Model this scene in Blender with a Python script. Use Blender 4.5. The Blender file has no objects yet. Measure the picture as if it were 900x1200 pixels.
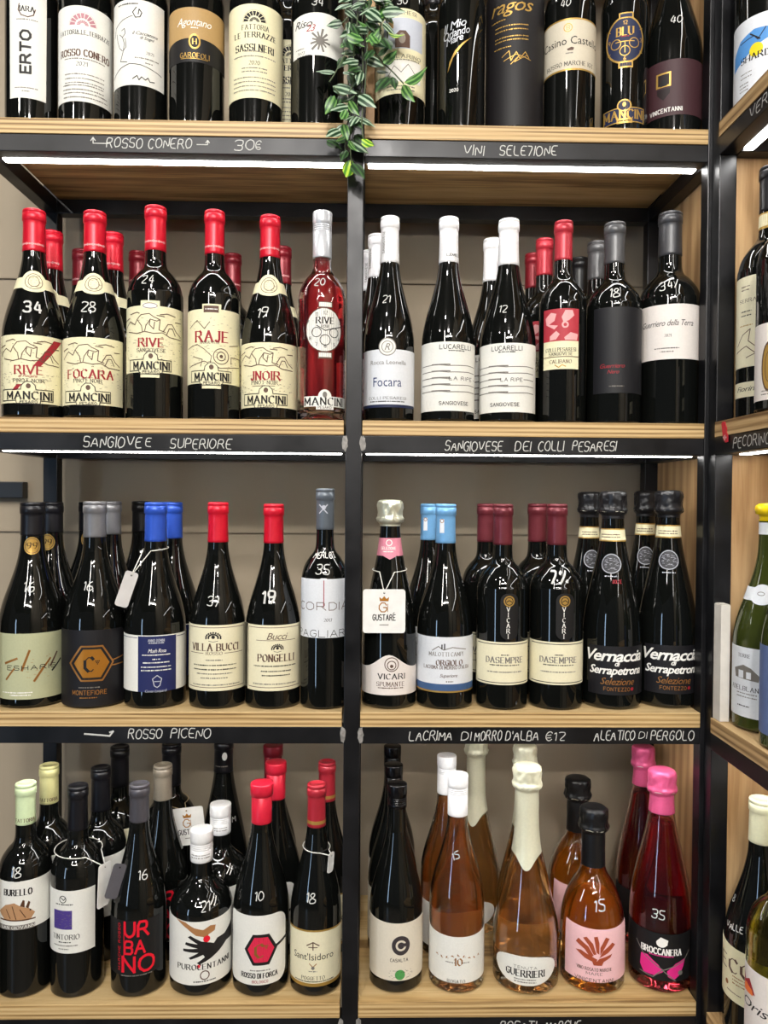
import bpy, bmesh, math, random
from mathutils import Vector, Matrix
from mathutils.geometry import tessellate_polygon

C = bpy.context.scene.collection
SC = bpy.context.scene

# ------------------------------------------------------------------ camera
cam_data = bpy.data.cameras.new('camera')
cam_data.sensor_fit = 'VERTICAL'; cam_data.sensor_height = 36.0; cam_data.lens = 27.0
cam_data.clip_start = 0.02
cam = bpy.data.objects.new('camera', cam_data); C.objects.link(cam)
_r = Vector((0.99978151, -0.01940118, 0.00777959)); _u = Vector((-0.00747796, 0.01557115, 0.9998508)); _f = Vector((0.01951942, 0.99969052, -0.01542267))
_m = Matrix((( _r.x, _u.x, -_f.x, 0), (_r.y, _u.y, -_f.y, -1.0516), (_r.z, _u.z, -_f.z, 1.55), (0, 0, 0, 1)))
cam.matrix_world = _m
SC.camera = cam

# ------------------------------------------------------------------ world, room light, exposure
world = bpy.data.worlds.new('world'); SC.world = world; world.use_nodes = True
world.node_tree.nodes['Background'].inputs[0].default_value = (0.75, 0.8, 0.9, 1)
world.node_tree.nodes['Background'].inputs[1].default_value = 0.06
SC.view_settings.view_transform = 'Standard'; SC.view_settings.look = 'None'
SC.view_settings.exposure = 0.0; SC.view_settings.gamma = 1.0; SC.view_settings.use_curve_mapping = False
SC.cycles.max_bounces = 16; SC.cycles.transmission_bounces = 16; SC.cycles.glossy_bounces = 5; SC.cycles.diffuse_bounces = 3
SC.cycles.sample_clamp_indirect = 6.0

def area(name, loc, aim, sx, sy, power, col=(1, 1, 1)):
    d = bpy.data.lights.new(name, 'AREA'); d.shape = 'RECTANGLE'; d.size = sx; d.size_y = sy; d.energy = power; d.color = col
    o = bpy.data.objects.new(name, d); C.objects.link(o); o.location = loc
    o.rotation_euler = (Vector(aim) - Vector(loc)).to_track_quat('-Z', 'Y').to_euler()
    return o
# ceiling panels of the shop behind the viewer, and the daylight of its entrance
area('ceiling_strip_light', (-0.75, -2.2, 2.95), (-0.2, 0, 1.3), 0.04, 1.3, 32, (1, .955, .88))
area('ceiling_strip_light', (0.85, -2.1, 2.95), (0.1, 0, 1.3), 0.04, 1.3, 32, (1, .955, .88))
area('ceiling_strip_light', (0.0, -3.6, 2.95), (0, 0, 1.2), 1.6, 0.06, 43, (1, .955, .88))
area('ceiling_spot', (-0.04, -2.12, 2.95), (0.0, 0, 1.7), 0.16, 0.30, 34, (1, .97, .93))
for _x, _y in ((-1.5, -1.6), (1.45, -2.8), (0.35, -3.0), (-0.4, -1.35)):
    area('ceiling_spot', (_x, _y, 2.95), (_x * .2, 0, 1.3), 0.07, 0.07, 8, (1, .96, .9))
area('entrance_daylight', (-2.6, -3.2, 1.15), (0.2, 0, 1.3), 0.22, 1.7, 16, (.5, .72, 1))

# ------------------------------------------------------------------ helpers
def link(name, mesh, mats, parent=None, loc=(0, 0, 0)):
    o = bpy.data.objects.new(name, mesh); C.objects.link(o)
    for m in (mats if isinstance(mats, (list, tuple)) else [mats]): mesh.materials.append(m)
    o.location = loc
    if parent: o.parent = parent
    return o
def empty(name, loc=(0, 0, 0), rz=0.0):
    o = bpy.data.objects.new(name, None); C.objects.link(o); o.location = loc; o.rotation_euler = (0, 0, rz); o.empty_display_size = .05
    return o
def tag(o, label=None, cat=None, group=None, kind=None):
    if label: o['label'] = label
    if cat: o['category'] = cat
    if group: o['group'] = group
    if kind: o['kind'] = kind
    return o
def mesh_from(name, vs, fs, smooth=False, mi=None):
    me = bpy.data.meshes.new(name); me.from_pydata(vs, [], fs)
    if smooth: me.polygons.foreach_set('use_smooth', [True] * len(me.polygons))
    if mi: me.polygons.foreach_set('material_index', mi)
    me.update(); return me
def box_mesh(name, x0, x1, y0, y1, z0, z1, bev=0.0):
    bm = bmesh.new()
    bmesh.ops.create_cube(bm, size=1.0)
    for v in bm.verts: v.co = Vector(((x0 + x1) / 2 + v.co.x * (x1 - x0), (y0 + y1) / 2 + v.co.y * (y1 - y0), (z0 + z1) / 2 + v.co.z * (z1 - z0)))
    if bev: bmesh.ops.bevel(bm, geom=bm.edges[:], offset=bev, segments=2, affect='EDGES', profile=.6)
    me = bpy.data.meshes.new(name); bm.to_mesh(me); bm.free(); return me
def tube(name, pts, r, n=6, taper=None):
    P = [Vector(p) for p in pts]; vs = []; fs = []
    up = Vector((.13, .97, .2)).normalized()
    for i, p in enumerate(P):
        t = (P[min(i + 1, len(P) - 1)] - P[max(i - 1, 0)]).normalized()
        a = t.cross(up).normalized(); b = t.cross(a)
        rr = r if taper is None else r * (1 - (1 - taper) * i / (len(P) - 1))
        for k in range(n):
            g = 2 * math.pi * k / n; vs.append(p + a * (rr * math.cos(g)) + b * (rr * math.sin(g)))
    for i in range(len(P) - 1):
        for k in range(n): fs.append((i * n + k, i * n + (k + 1) % n, (i + 1) * n + (k + 1) % n, (i + 1) * n + k))
    fs.append(tuple(range(n))[::-1]); fs.append(tuple((len(P) - 1) * n + k for k in range(n)))
    return mesh_from(name, vs, fs, True)
def catmull(P, sub):
    out = []
    for i in range(len(P) - 1):
        p0 = P[max(i - 1, 0)]; p1 = P[i]; p2 = P[i + 1]; p3 = P[min(i + 2, len(P) - 1)]
        for s in range(sub):
            t = s / sub
            out.append(tuple(.5 * (2 * b + (c - a) * t + (2 * a - 5 * b + 4 * c - d) * t * t + (3 * b - a - 3 * c + d) * t ** 3) for a, b, c, d in zip(p0, p1, p2, p3)))
    out.append(tuple(P[-1])); return out
def lathe(name, prof, n=44, close=True):
    vs = []; fs = []
    for r, z in prof:
        for k in range(n):
            a = 2 * math.pi * k / n; vs.append((r * math.sin(a), -r * math.cos(a), z))
    m = len(prof)
    for i in range(m - 1):
        for k in range(n): fs.append((i * n + k, i * n + (k + 1) % n, (i + 1) * n + (k + 1) % n, (i + 1) * n + k))
    if close:
        if prof[0][0] > 1e-5: fs.append(tuple(range(n))[::-1])
        if prof[-1][0] > 1e-5: fs.append(tuple((m - 1) * n + k for k in range(n)))
    return mesh_from(name, vs, fs, True)

# ------------------------------------------------------------------ materials (all procedural)
def srgb(h):
    h = h.lstrip('#'); c = [int(h[i:i + 2], 16) / 255 for i in (0, 2, 4)]
    return tuple(x / 12.92 if x <= .04045 else ((x + .055) / 1.055) ** 2.4 for x in c) + (1,)
MATS = {}
def mat(name, col, rough=.5, metal=0.0, noise=.06, nscale=60.0, bump=0.0, spec=.5, coat=0.0, scale=(1, 1, 1), trans=0.0, ior=1.5, emit=0.0, sheen=0.0):
    if name in MATS: return MATS[name]
    m = bpy.data.materials.new(name); m.use_nodes = True; nt = m.node_tree; b = nt.nodes['Principled BSDF']
    c = srgb(col) if isinstance(col, str) else col
    b.inputs['Roughness'].default_value = rough; b.inputs['Metallic'].default_value = metal
    b.inputs['Specular IOR Level'].default_value = spec; b.inputs['IOR'].default_value = ior
    b.inputs['Coat Weight'].default_value = coat; b.inputs['Transmission Weight'].default_value = trans
    if coat: b.inputs['Coat Roughness'].default_value = .08
    if emit:
        b.inputs['Emission Color'].default_value = c; b.inputs['Emission Strength'].default_value = emit
    tc = nt.nodes.new('ShaderNodeTexCoord'); mp = nt.nodes.new('ShaderNodeMapping'); mp.inputs['Scale'].default_value = scale
    nt.links.new(tc.outputs['Object'], mp.inputs[0])
    nz = nt.nodes.new('ShaderNodeTexNoise'); nz.inputs['Scale'].default_value = nscale; nz.inputs['Detail'].default_value = 4
    nt.links.new(mp.outputs[0], nz.inputs['Vector'])
    if noise:
        cr = nt.nodes.new('ShaderNodeValToRGB')
        cr.color_ramp.elements[0].position = .3; cr.color_ramp.elements[1].position = .7
        cr.color_ramp.elements[0].color = tuple(x * (1 - noise) for x in c[:3]) + (1,)
        cr.color_ramp.elements[1].color = tuple(min(1, x * (1 + noise)) for x in c[:3]) + (1,)
        nt.links.new(nz.outputs['Fac'], cr.inputs[0]); nt.links.new(cr.outputs[0], b.inputs['Base Color'])
    else: b.inputs['Base Color'].default_value = c
    if bump:
        bp = nt.nodes.new('ShaderNodeBump'); bp.inputs['Strength'].default_value = bump; bp.inputs['Distance'].default_value = .001
        nt.links.new(nz.outputs['Fac'], bp.inputs['Height']); nt.links.new(bp.outputs[0], b.inputs['Normal'])
    MATS[name] = m; return m
def wood(name, lo, mid, hi, axis='x', rough=.5, gscale=1.0):
    """oak laminate: long grain lines along one axis"""
    m = bpy.data.materials.new(name); m.use_nodes = True; nt = m.node_tree; b = nt.nodes['Principled BSDF']; b.inputs['Roughness'].default_value = rough
    L = nt.links.new; N = nt.nodes.new
    tc = N('ShaderNodeTexCoord'); mp = N('ShaderNodeMapping')
    k = {'x': (1.3, 26, 110), 'z': (30, 30, 1.7), 'y': (26, 1.6, 60)}[axis]
    mp.inputs['Scale'].default_value = tuple(v * gscale for v in k); L(tc.outputs['Object'], mp.inputs[0])
    n1 = N('ShaderNodeTexNoise'); n1.inputs['Scale'].default_value = 2.2; n1.inputs['Detail'].default_value = 5; n1.inputs['Distortion'].default_value = .6; L(mp.outputs[0], n1.inputs['Vector'])
    n2 = N('ShaderNodeTexNoise'); n2.inputs['Scale'].default_value = 9; n2.inputs['Detail'].default_value = 3; L(mp.outputs[0], n2.inputs['Vector'])
    mp2 = N('ShaderNodeMapping'); mp2.inputs['Scale'].default_value = tuple(v * .35 * gscale for v in k); L(tc.outputs['Object'], mp2.inputs[0])
    wv = N('ShaderNodeTexWave'); wv.wave_type = 'RINGS'; wv.inputs['Scale'].default_value = 1.3; wv.inputs['Distortion'].default_value = 5; wv.inputs['Detail'].default_value = 3; L(mp2.outputs[0], wv.inputs['Vector'])
    mx = N('ShaderNodeMix'); mx.data_type = 'FLOAT'; mx.inputs[0].default_value = .45; L(n1.outputs['Fac'], mx.inputs[2]); L(wv.outputs['Fac'], mx.inputs[3]); mx.inputs[0].default_value = .3
    mx2 = N('ShaderNodeMix'); mx2.data_type = 'FLOAT'; mx2.inputs[0].default_value = .28; L(mx.outputs[0], mx2.inputs[2]); L(n2.outputs['Fac'], mx2.inputs[3])
    cr = N('ShaderNodeValToRGB'); e = cr.color_ramp.elements; e[0].position = .34; e[0].color = srgb(lo); e[1].position = .62; e[1].color = srgb(hi)
    q = cr.color_ramp.elements.new(.47); q.color = srgb(mid)
    L(mx2.outputs[0], cr.inputs[0]); L(cr.outputs[0], b.inputs['Base Color'])
    bp = N('ShaderNodeBump'); bp.inputs['Strength'].default_value = .25; bp.inputs['Distance'].default_value = .0006; L(mx2.outputs[0], bp.inputs['Height']); L(bp.outputs[0], b.inputs['Normal'])
    MATS[name] = m; return m
OAK = wood('oak_laminate', '#7d6038', '#bd9b66', '#d3b684', 'x', gscale=1.0)
OAKZ = wood('oak_panel', '#a37d53', '#ba9568', '#c9a678', 'z', .55)
OAKY = wood('oak_side_shelf', '#6f5334', '#a9875a', '#c9a97a', 'y', .55)
def metal_frame():
    m = bpy.data.materials.new('black_steel'); m.use_nodes = True; nt = m.node_tree; b = nt.nodes['Principled BSDF']; L = nt.links.new; N = nt.nodes.new
    tc = N('ShaderNodeTexCoord'); n1 = N('ShaderNodeTexNoise'); n1.inputs['Scale'].default_value = 14; n1.inputs['Detail'].default_value = 8; L(tc.outputs['Object'], n1.inputs['Vector'])
    n2 = N('ShaderNodeTexNoise'); n2.inputs['Scale'].default_value = 230; n2.inputs['Detail'].default_value = 3; L(tc.outputs['Object'], n2.inputs['Vector'])
    cr = N('ShaderNodeValToRGB'); cr.color_ramp.elements[0].color = srgb('#111113'); cr.color_ramp.elements[1].color = srgb('#222225'); cr.color_ramp.elements[0].position = .35; cr.color_ramp.elements[1].position = .75
    L(n1.outputs['Fac'], cr.inputs[0]); L(cr.outputs[0], b.inputs['Base Color'])
    r = N('ShaderNodeMapRange'); r.inputs[1].default_value = .3; r.inputs[2].default_value = .7; r.inputs[3].default_value = .28; r.inputs[4].default_value = .46; L(n1.outputs['Fac'], r.inputs[0]); L(r.outputs[0], b.inputs['Roughness'])
    bp = N('ShaderNodeBump'); bp.inputs['Strength'].default_value = .12; bp.inputs['Distance'].default_value = .0004; L(n2.outputs['Fac'], bp.inputs['Height']); L(bp.outputs[0], b.inputs['Normal'])
    b.inputs['Metallic'].default_value = .35
    return m
STEEL = metal_frame()
PAL = dict(ink='#1d1a1a', red_ink='#9c1f2c', bright_red='#e0122c', bright_red2='#d8284a', gold='#b8934a', dark_gold='#4a3208', white_ink='#f2f0ea', silver='#c9ccd2', grey_ink='#77726c', brown_ink='#5d4437', pink_ink='#b8808a',
  light_ink='#b9bcc6', light_blue_grey='#c3c9d6', stone='#8f8478', navy='#1b2444', navy2='#1f2658', bronze='#a5713a', amber='#b5792c', blue_ink='#283a68', steel_blue='#3c5a86', sky_ink='#4f8fd0', sun_yellow='#e3cf1c',
  paper='#e6e5de', paper_blue='#dcdfe4', paper_pink='#e4dcd6', cream='#e9e2bd', cream2='#e6dfc0', cream3='#ddd4c2', tan_paper='#b3925f', beige_paper='#cfc6b2', black_paper='#151415', charcoal='#17171b', charcoal2='#141317',
  matt_black='#120f11', plum='#3f2429', plum_dark='#1e1012', sage='#b3b592', rabbit='#b58a63', rabbit_dark='#5a3a25', purple='#4b3a86', tan_hand='#a8764a', pink_label='#f0c0c4', coral='#a2492c', pink_hot='#e02b86', pink_paper='#d9879a',
  crimson_pic='#b13440', pink_pic='#e6a8a8', seal_grey='#3c3c40', dark_grey_ink='#3a3436', leaf_ink='#4f9a52', slate_blue='#5a6c98', tangerine='#ef7a3c', chalk='#c9c9c5')
def P_(name):
    metalish = name in ('gold', 'silver', 'bronze', 'amber')
    return mat('print_' + name, PAL[name], .35 if metalish else .55, .45 if metalish else 0, .03, 400, spec=.35)
CAPC = dict(red='#d0142e', red2='#b02a38', red3='#d4203a', black='#16161a', black2='#15151a', charcoal_cap='#232326', grey='#505052', grey2='#3b3b3e', grey3='#77777a', grey4='#5d646c', grey5='#4c4a50', blue='#2f56c0', sky='#6fa6d6', maroon='#6b2a33',
  white='#e8e8ea', white2='#e6e6e6', silver='#c9cbd0', pale_green='#cfe0b4', pale_cream='#eeecc8', silver_foil='#cdcdb8', black_foil='#1d1d20', cream_foil='#dedcc2', black_foil2='#18181a', pink_foil='#e05c8c', yellow_wax='#f0cf10', black_gloss='#0c0c0e')
def capmat(c):
    foil = c.endswith('foil') or c.endswith('foil2')
    met = {'silver': .35, 'silver_foil': .55, 'grey3': .35, 'white': .0, 'white2': 0, 'pale_green': 0, 'pale_cream': 0, 'yellow_wax': 0, 'maroon': .35, 'blue': .3}.get(c, .22)
    return mat('cap_' + c, CAPC[c], .22 if c in ('black_gloss', 'yellow_wax') else .34, met, .04, 300, .05 if not foil else .0, coat=.3 if c == 'yellow_wax' else 0)
def glassmat(kind):
    if kind == 'dark': return mat('dark_bottle_glass', (.004, .0045, .004, 1), .035, 0, 0, spec=.55, ior=1.52)
    if kind == 'green': return mat('green_bottle_glass', (.035, .045, .008, 1), .04, 0, 0, spec=.55, ior=1.52)
    col = {'rose_red': (1, .93, .93, 1), 'rose_orange': (1, .97, .92, 1), 'rose_pale': (1, .98, .92, 1), 'rose_orange2': (1, .97, .92, 1), 'rose_wine': (1, .75, .75, 1), 'green_clear': (.80, .86, .42, 1)}[kind]
    return mat('clear_glass_' + kind, col, .0, 0, 0, trans=1.0, ior=1.47)
def winemat(kind):
    col = {'rose_red': (.95, .08, .11, 1), 'rose_orange': (1, .45, .15, 1), 'rose_pale': (1, .60, .26, 1), 'rose_orange2': (1, .36, .03, 1), 'rose_wine': (.80, .10, .16, 1), 'green_clear': (.85, .80, .30, 1)}[kind]
    return mat('wine_' + kind, col, .0, 0, 0, trans={'rose_orange': .93, 'rose_orange2': .90, 'rose_pale': .95, 'rose_red': .94, 'rose_wine': .97}.get(kind, 1.0), ior=1.34)   # partly diffuse colour, added so the rose wines glow brighter

# ------------------------------------------------------------------ stroke letters (chalk, stencils, serif and plain capitals)
GL = {'A': '00 38 60|13 53', 'B': '00 08 48 57 55 44 04|44 53 51 40 00', 'C': '57 48 28 06 02 20 40 51', 'D': '00 08 38 56 52 30 00', 'E': '58 08 00 50|04 44', 'F': '58 08 00|04 44',
 'G': '57 48 28 06 02 20 40 52 54 34', 'H': '00 08|60 68|04 64', 'I': '00 08', 'J': '38 32 20 10 01', 'K': '00 08|58 04 50', 'L': '08 00 50', 'M': '00 08 32 68 60', 'N': '00 08 50 58',
 'O': '20 02 06 28 48 66 62 40 20', 'P': '00 08 48 57 55 44 04', 'Q': '20 02 06 28 48 66 62 40 20|42 60', 'R': '00 08 48 57 55 44 04|34 60', 'S': '57 48 18 07 05 14 44 53 51 40 10 01', 'T': '08 68|38 30',
 'U': '08 02 20 40 62 68', 'V': '08 30 68', 'W': '08 20 46 60 88', 'X': '00 58|08 50', 'Y': '08 34 68|34 30', 'Z': '08 58 00 50', '0': '20 02 06 28 38 56 52 30 20', '1': '06 28 20', '2': '07 18 48 57 55 00 50',
 '3': '07 18 48 57 55 44 24|44 53 51 40 10 01', '4': '38 02 52|40 46', '5': '58 08 05 44 53 51 40 10 01', '6': '48 27 04 02 10 40 52 53 44 14 03', '7': '08 58 20', '8': '24 06 07 18 38 47 46 24 03 01 10 40 51 53 24',
 '9': '20 42 56 57 48 18 07 05 14 44 55', '€': '57 48 28 06 02 20 40 51|15 45|13 43', '/': '00 58', "'": '06 08', '%': '00 58|17 06 07 18 17|52 41 51', ' ': '', '.': '00 01'}
def strokes(text, h, width=0.0, gap=2.2):
    """polylines of a line of capitals, centred on the origin; h = cap height"""
    L = []; x = 0; jit = random.Random(hash_s(text))
    for ch in text.upper():
        g = GL.get(ch)
        if g is None: g = GL['O']
        if not g: x += 4; continue
        mx = 0; pl = []
        for s in g.split('|'):
            p = [(int(a[0]), int(a[1])) for a in s.split()]; mx = max(mx, max(q[0] for q in p)); pl.append(p)
        L += [[(x + a, b, ) for a, b in p] for p in pl]; x += mx + gap
    tot = max(x - gap, .1); sy = h / 8; sx = sy * .92 if not width else width / tot
    return [[((a - tot / 2) * sx, (b - 4) * sy) for a, b in p] for p in L]
def hash_s(s):
    v = 7
    for c in s: v = (v * 31 + ord(c)) % 100003
    return v
def chaikin(p, n=1):
    for _ in range(n):
        if len(p) < 3: return p
        q = [p[0]]
        for a, b in zip(p, p[1:]): q += [(a[0] * .75 + b[0] * .25, a[1] * .75 + b[1] * .25), (a[0] * .25 + b[0] * .75, a[1] * .25 + b[1] * .75)]
        q.append(p[-1]); p = q
    return p
def ribbon(pts, w, out, step=.0022):
    """quads along a 2-D polyline, appended to out as vertex loops; each join gets a small overlap"""
    for (x0, y0), (x1, y1) in zip(pts, pts[1:]):
        d = math.hypot(x1 - x0, y1 - y0)
        if d < 1e-7: continue
        ww = w((x1 - x0) / d, (y1 - y0) / d) if callable(w) else w
        ux, uy = (x1 - x0) / d, (y1 - y0) / d; e = ww * .3
        n = max(1, int(math.ceil(d / step)))
        for i in range(n):
            a = -e if i == 0 else d * i / n; b = d + e if i == n - 1 else d * (i + 1) / n
            ox, oy = -uy * ww / 2, ux * ww / 2
            out.append([(x0 + ux * a - ox, y0 + uy * a - oy), (x0 + ux * b - ox, y0 + uy * b - oy), (x0 + ux * b + ox, y0 + uy * b + oy), (x0 + ux * a + ox, y0 + uy * a + oy)])
def stroke_text(text, h, width, font):
    out = []
    S = strokes(text, h, width, 2.6 if font in ('sans', 'serif') else 2.0)
    if font == 'serif':
        for p in S:
            ribbon(p, lambda ux, uy: h * ((.21 if h > .0065 else .15) if (abs(uy) > .8 or ux * uy < -.2) else .075), out)
            for q, nx in ((p[0], p[1]), (p[-1], p[-2])):
                dy = q[1] - nx[1]; dx = q[0] - nx[0]
                if abs(dy) > abs(dx) * .8 and (abs(abs(q[1]) - h / 2) < h * .02): ribbon([(q[0] - h * .13, q[1]), (q[0] + h * .13, q[1])], h * .06, out)
    elif font == 'sans':
        for p in S: ribbon(chaikin(p) if len(p) > 5 else p, h * .15, out)
    elif font == 'heavy':
        for p in S: ribbon(p, h * .26, out)
    elif font == 'thick':
        for p in S: ribbon(chaikin(p) if len(p) > 5 else p, h * .17, out)
    elif font == 'thin':
        for p in S: ribbon(p, h * .09, out)
    elif font in ('hand', 'chalk'):
        j = random.Random(hash_s(text) + 1)
        for p in S:
            ox, oy = j.uniform(-.03, .03) * h, j.uniform(-.06, .06) * h
            p = [(a + ox + .12 * b + j.uniform(-.03, .03) * h, b + oy + j.uniform(-.04, .04) * h) for a, b in p]
            ribbon(chaikin(p, 2), h * (.11 if font == 'hand' else .095), out, .004)
    return out
_TXT = {}
def font_text(text, h, width, font):
    """built-in font as triangles, centred"""
    key = (text, font)
    if key not in _TXT:
        cu = bpy.data.curves.new('t', 'FONT'); cu.body = text; cu.resolution_u = 2
        if font in ('bfi',): cu.shear = .35; cu.space_character = .92
        if font == 'bfb': cu.shear = .3; cu.offset = .022; cu.space_character = .9
        ob = bpy.data.objects.new('t', cu); me = ob.to_mesh()
        vs = [(v.co.x, v.co.y) for v in me.vertices]; fs = [tuple(p.vertices) for p in me.polygons]
        ob.to_mesh_clear(); bpy.data.objects.remove(ob); bpy.data.curves.remove(cu)
        xs = [v[0] for v in vs] or [0]; x0, x1 = min(xs), max(xs)
        _TXT[key] = ([(x - (x0 + x1) / 2, y - .345) for x, y in vs], fs, x1 - x0)
    vs, fs, w = _TXT[key]; sy = h / .70; sx = (width / w) if width else sy
    return [[(vs[i][0] * sx, vs[i][1] * sy) for i in f] for f in fs]

# ------------------------------------------------------------------ printing on a curved bottle
class Wrap:
    """collects flat pieces (arc length u, height z) and lays them on the surface of a bottle"""
    def __init__(s, rfun): s.rf = rfun; s.bm = bmesh.new(); s.k = 0; s.mats = []; s.v = []; s.f = []; s.mi = []
    def slot(s, m):
        if m not in s.mats: s.mats.append(m)
        return s.mats.index(m)
    def add(s, loops, m, off, ref=None, cell=.003, rim=0.0):
        """loops: planar polygons; they are cut every `cell` across so that they follow the curve"""
        if not loops: return
        mi = s.slot(m)
        zs = [p[1] for l in loops for p in l]; zc = (min(zs) + max(zs)) / 2 if ref is None else ref
        rr = s.rf(zc); taper = abs(s.rf(min(zs)) - s.rf(max(zs))) > .00003
        big = []; small = []
        for l in loops:
            w = max(p[0] for p in l) - min(p[0] for p in l)
            (big if w > cell * 1.4 or (taper and max(p[1] for p in l) - min(p[1] for p in l) > cell) else small).append(l)
        for q, l in enumerate(small):
            b = len(s.v); dq = (q % 9) * 4e-6
            for x, z in l:
                r = s.rf(z) + off + dq; a = x / rr; s.v.append((r * math.sin(a), -r * math.cos(a), z))
            s.f.append(tuple(range(b, b + len(l)))); s.mi.append(mi)
        if big:
            bm = bmesh.new()
            for l in big:
                if len(l) > 4:
                    vv = [bm.verts.new((x, z, 0)) for x, z in l]
                    for t in tessellate_polygon([[Vector((x, z, 0)) for x, z in l]]):
                        try: bm.faces.new([vv[i] for i in t])
                        except ValueError: pass
                else:
                    try: bm.faces.new([bm.verts.new((x, z, 0)) for x, z in l])
                    except ValueError: pass
            xs = [v.co.x for v in bm.verts]; lo, hi = min(xs), max(xs); n = int((hi - lo) / cell)
            for i in range(1, n + 1):
                x = lo + (hi - lo) * i / (n + 1)
                bmesh.ops.bisect_plane(bm, geom=bm.verts[:] + bm.edges[:] + bm.faces[:], plane_co=(x, 0, 0), plane_no=(1, 0, 0))
            if taper:
                lo, hi = min(zs), max(zs); n = int((hi - lo) / cell)
                for i in range(1, n + 1):
                    z = lo + (hi - lo) * i / (n + 1)
                    bmesh.ops.bisect_plane(bm, geom=bm.verts[:] + bm.edges[:] + bm.faces[:], plane_co=(0, z, 0), plane_no=(0, 1, 0))
            if rim:   # paper edge turned down to the glass
                edge = [e for e in bm.edges if len(e.link_faces) == 1]
                ret = bmesh.ops.extrude_edge_only(bm, edges=edge)
                for g in ret['geom']:
                    if isinstance(g, bmesh.types.BMVert): g.co.z = -rim
            bm.verts.index_update(); b = len(s.v)
            for v in bm.verts:
                r = s.rf(v.co.y) + off + v.co.z; a = v.co.x / rr; s.v.append((r * math.sin(a), -r * math.cos(a), v.co.y))
            for f in bm.faces:
                f.normal_update(); ix = [b + v.index for v in f.verts]
                s.f.append(tuple(ix)); s.mi.append(mi)
            bm.free()
    def build(s, name, parent, smooth=False):
        if not s.f: return None
        me = mesh_from(name, s.v, s.f, smooth, s.mi)
        o = bpy.data.objects.new(name, me); C.objects.link(o); o.parent = parent
        for m in s.mats: me.materials.append(m)
        return o
def ellipse(u, z, rx, ry, n=26): return [(u + rx * math.cos(2 * math.pi * i / n), z + ry * math.sin(2 * math.pi * i / n)) for i in range(n)]
def element_loops(e):
    """a printed mark -> (loops, colour)"""
    k = e[0]; out = []
    if k == 't':
        _, t, u, z, h, c, f, w, a = e
        if f in ('bf', 'bfi', 'bfb'): L = font_text(t, h, w, f)
        elif a == 90:
            L = stroke_text(t, h, w, f); L = [[(-y, x) for x, y in l] for l in L]; a = 0
        else: L = stroke_text(t, h, w, f)
        if a: ca, sa = math.cos(math.radians(a)), math.sin(math.radians(a)); L = [[(x * ca - y * sa, x * sa + y * ca) for x, y in l] for l in L]
        return [[(x + u, y + z) for x, y in l] for l in L], c
    if k == 'm':
        _, u, z, w, c, h = e; r = random.Random(int(abs(u * 1e5 + z * 7e5)) + 3); x = -w / 2
        while x < w / 2:
            n = r.uniform(.0009, .0026); n = min(n, w / 2 - x)
            hh = h * r.uniform(.6, .95); out.append([(u + x, z - hh / 2), (u + x + n, z - hh / 2), (u + x + n, z + hh / 2), (u + x, z + hh / 2)]); x += n + r.choice((.0004, .0004, .0011))
        return out, c
    if k == 'disc': return [ellipse(e[1], e[2], e[3], e[4])], e[5]
    if k == 'ring':
        _, u, z, rx, ry, w, c = e; n = 28
        a = ellipse(u, z, rx + w / 2, ry + w / 2, n); b = ellipse(u, z, rx - w / 2, ry - w / 2, n)
        return [[a[i], a[(i + 1) % n], b[(i + 1) % n], b[i]] for i in range(n)], c
    if k == 'poly': return [e[1]], e[2]
    if k == 'line': ribbon(e[1], e[2], out); return out, e[3]
    if k == 'specks':
        _, x0, x1, z0, z1, n, seed, c = e; r = random.Random(seed)
        for _ in range(n):
            x = r.uniform(x0, x1); z = r.uniform(z0, z1); l = r.uniform(.0012, .0034); ribbon([(x, z), (x + l * .5, z + r.uniform(0, .0005)), (x + l, z)], .00036, out)
        return out, c
    if k == 'fan':
        _, u, z, R, c = e
        for i in range(9):
            a0, a1 = math.pi * (i + .1) / 9, math.pi * (i + .9) / 9
            out.append([(u + R * math.cos(a) * q, z + R * math.sin(a) * q * .95) for a, q in ((a0, .55), (a0, .95), (a1, .95), (a1, .55))])
            out.append([(u + R * math.cos(a) * q, z + R * math.sin(a) * q * .9) for a, q in ((a0, .18), (a0, .42), (a1, .42), (a1, .18))])
        ribbon([(u + R * math.cos(math.pi * i / 14), z + R * math.sin(math.pi * i / 14)) for i in range(15)], .0003, out)
        return out, c
    if k == 'burst':
        _, u, z, R, c = e
        for i in range(12):
            a = 2 * math.pi * i / 12 + .3; q = R * (.75 + .35 * ((i * 7) % 5) / 4)
            out.append([(u + R * .35 * math.cos(a - .25), z + R * .35 * math.sin(a - .25)), (u + q * math.cos(a - .09), z + q * math.sin(a - .09)), (u + q * math.cos(a + .09), z + q * math.sin(a + .09)), (u + R * .35 * math.cos(a + .25), z + R * .35 * math.sin(a + .25))])
        out.append(ellipse(u, z, R * .38, R * .38)); return out, c
    if k == 'laurel':
        _, u, z, rx, ry, c = e
        for i in range(11):
            a = math.pi * (-.05 + 1.1 * i / 10) - math.pi * .0
            for q in (.62, .95):
                x, y = u + rx * q * math.cos(a), z + ry * q * math.sin(a) - ry * .1
                out.append(ellipse(x, y, rx * .13, ry * .2, 6))
        ribbon([(u - rx * .6, z - ry * .75), (u, z - ry * .95), (u + rx * .6, z - ry * .75)], .0006, out)
        out.append(ellipse(u, z, rx * .25, ry * .35, 8)); return out, c
    if k == 'grape':
        _, u, z, r, c = e
        for i, (a, b) in enumerate(((-1, 1), (0, 1), (1, 1), (-.5, 0), (.5, 0), (0, -1))): out.append(ellipse(u + a * r * 1.4, z + b * r * 1.3, r * .6, r * .6, 8))
        return out, c
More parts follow.
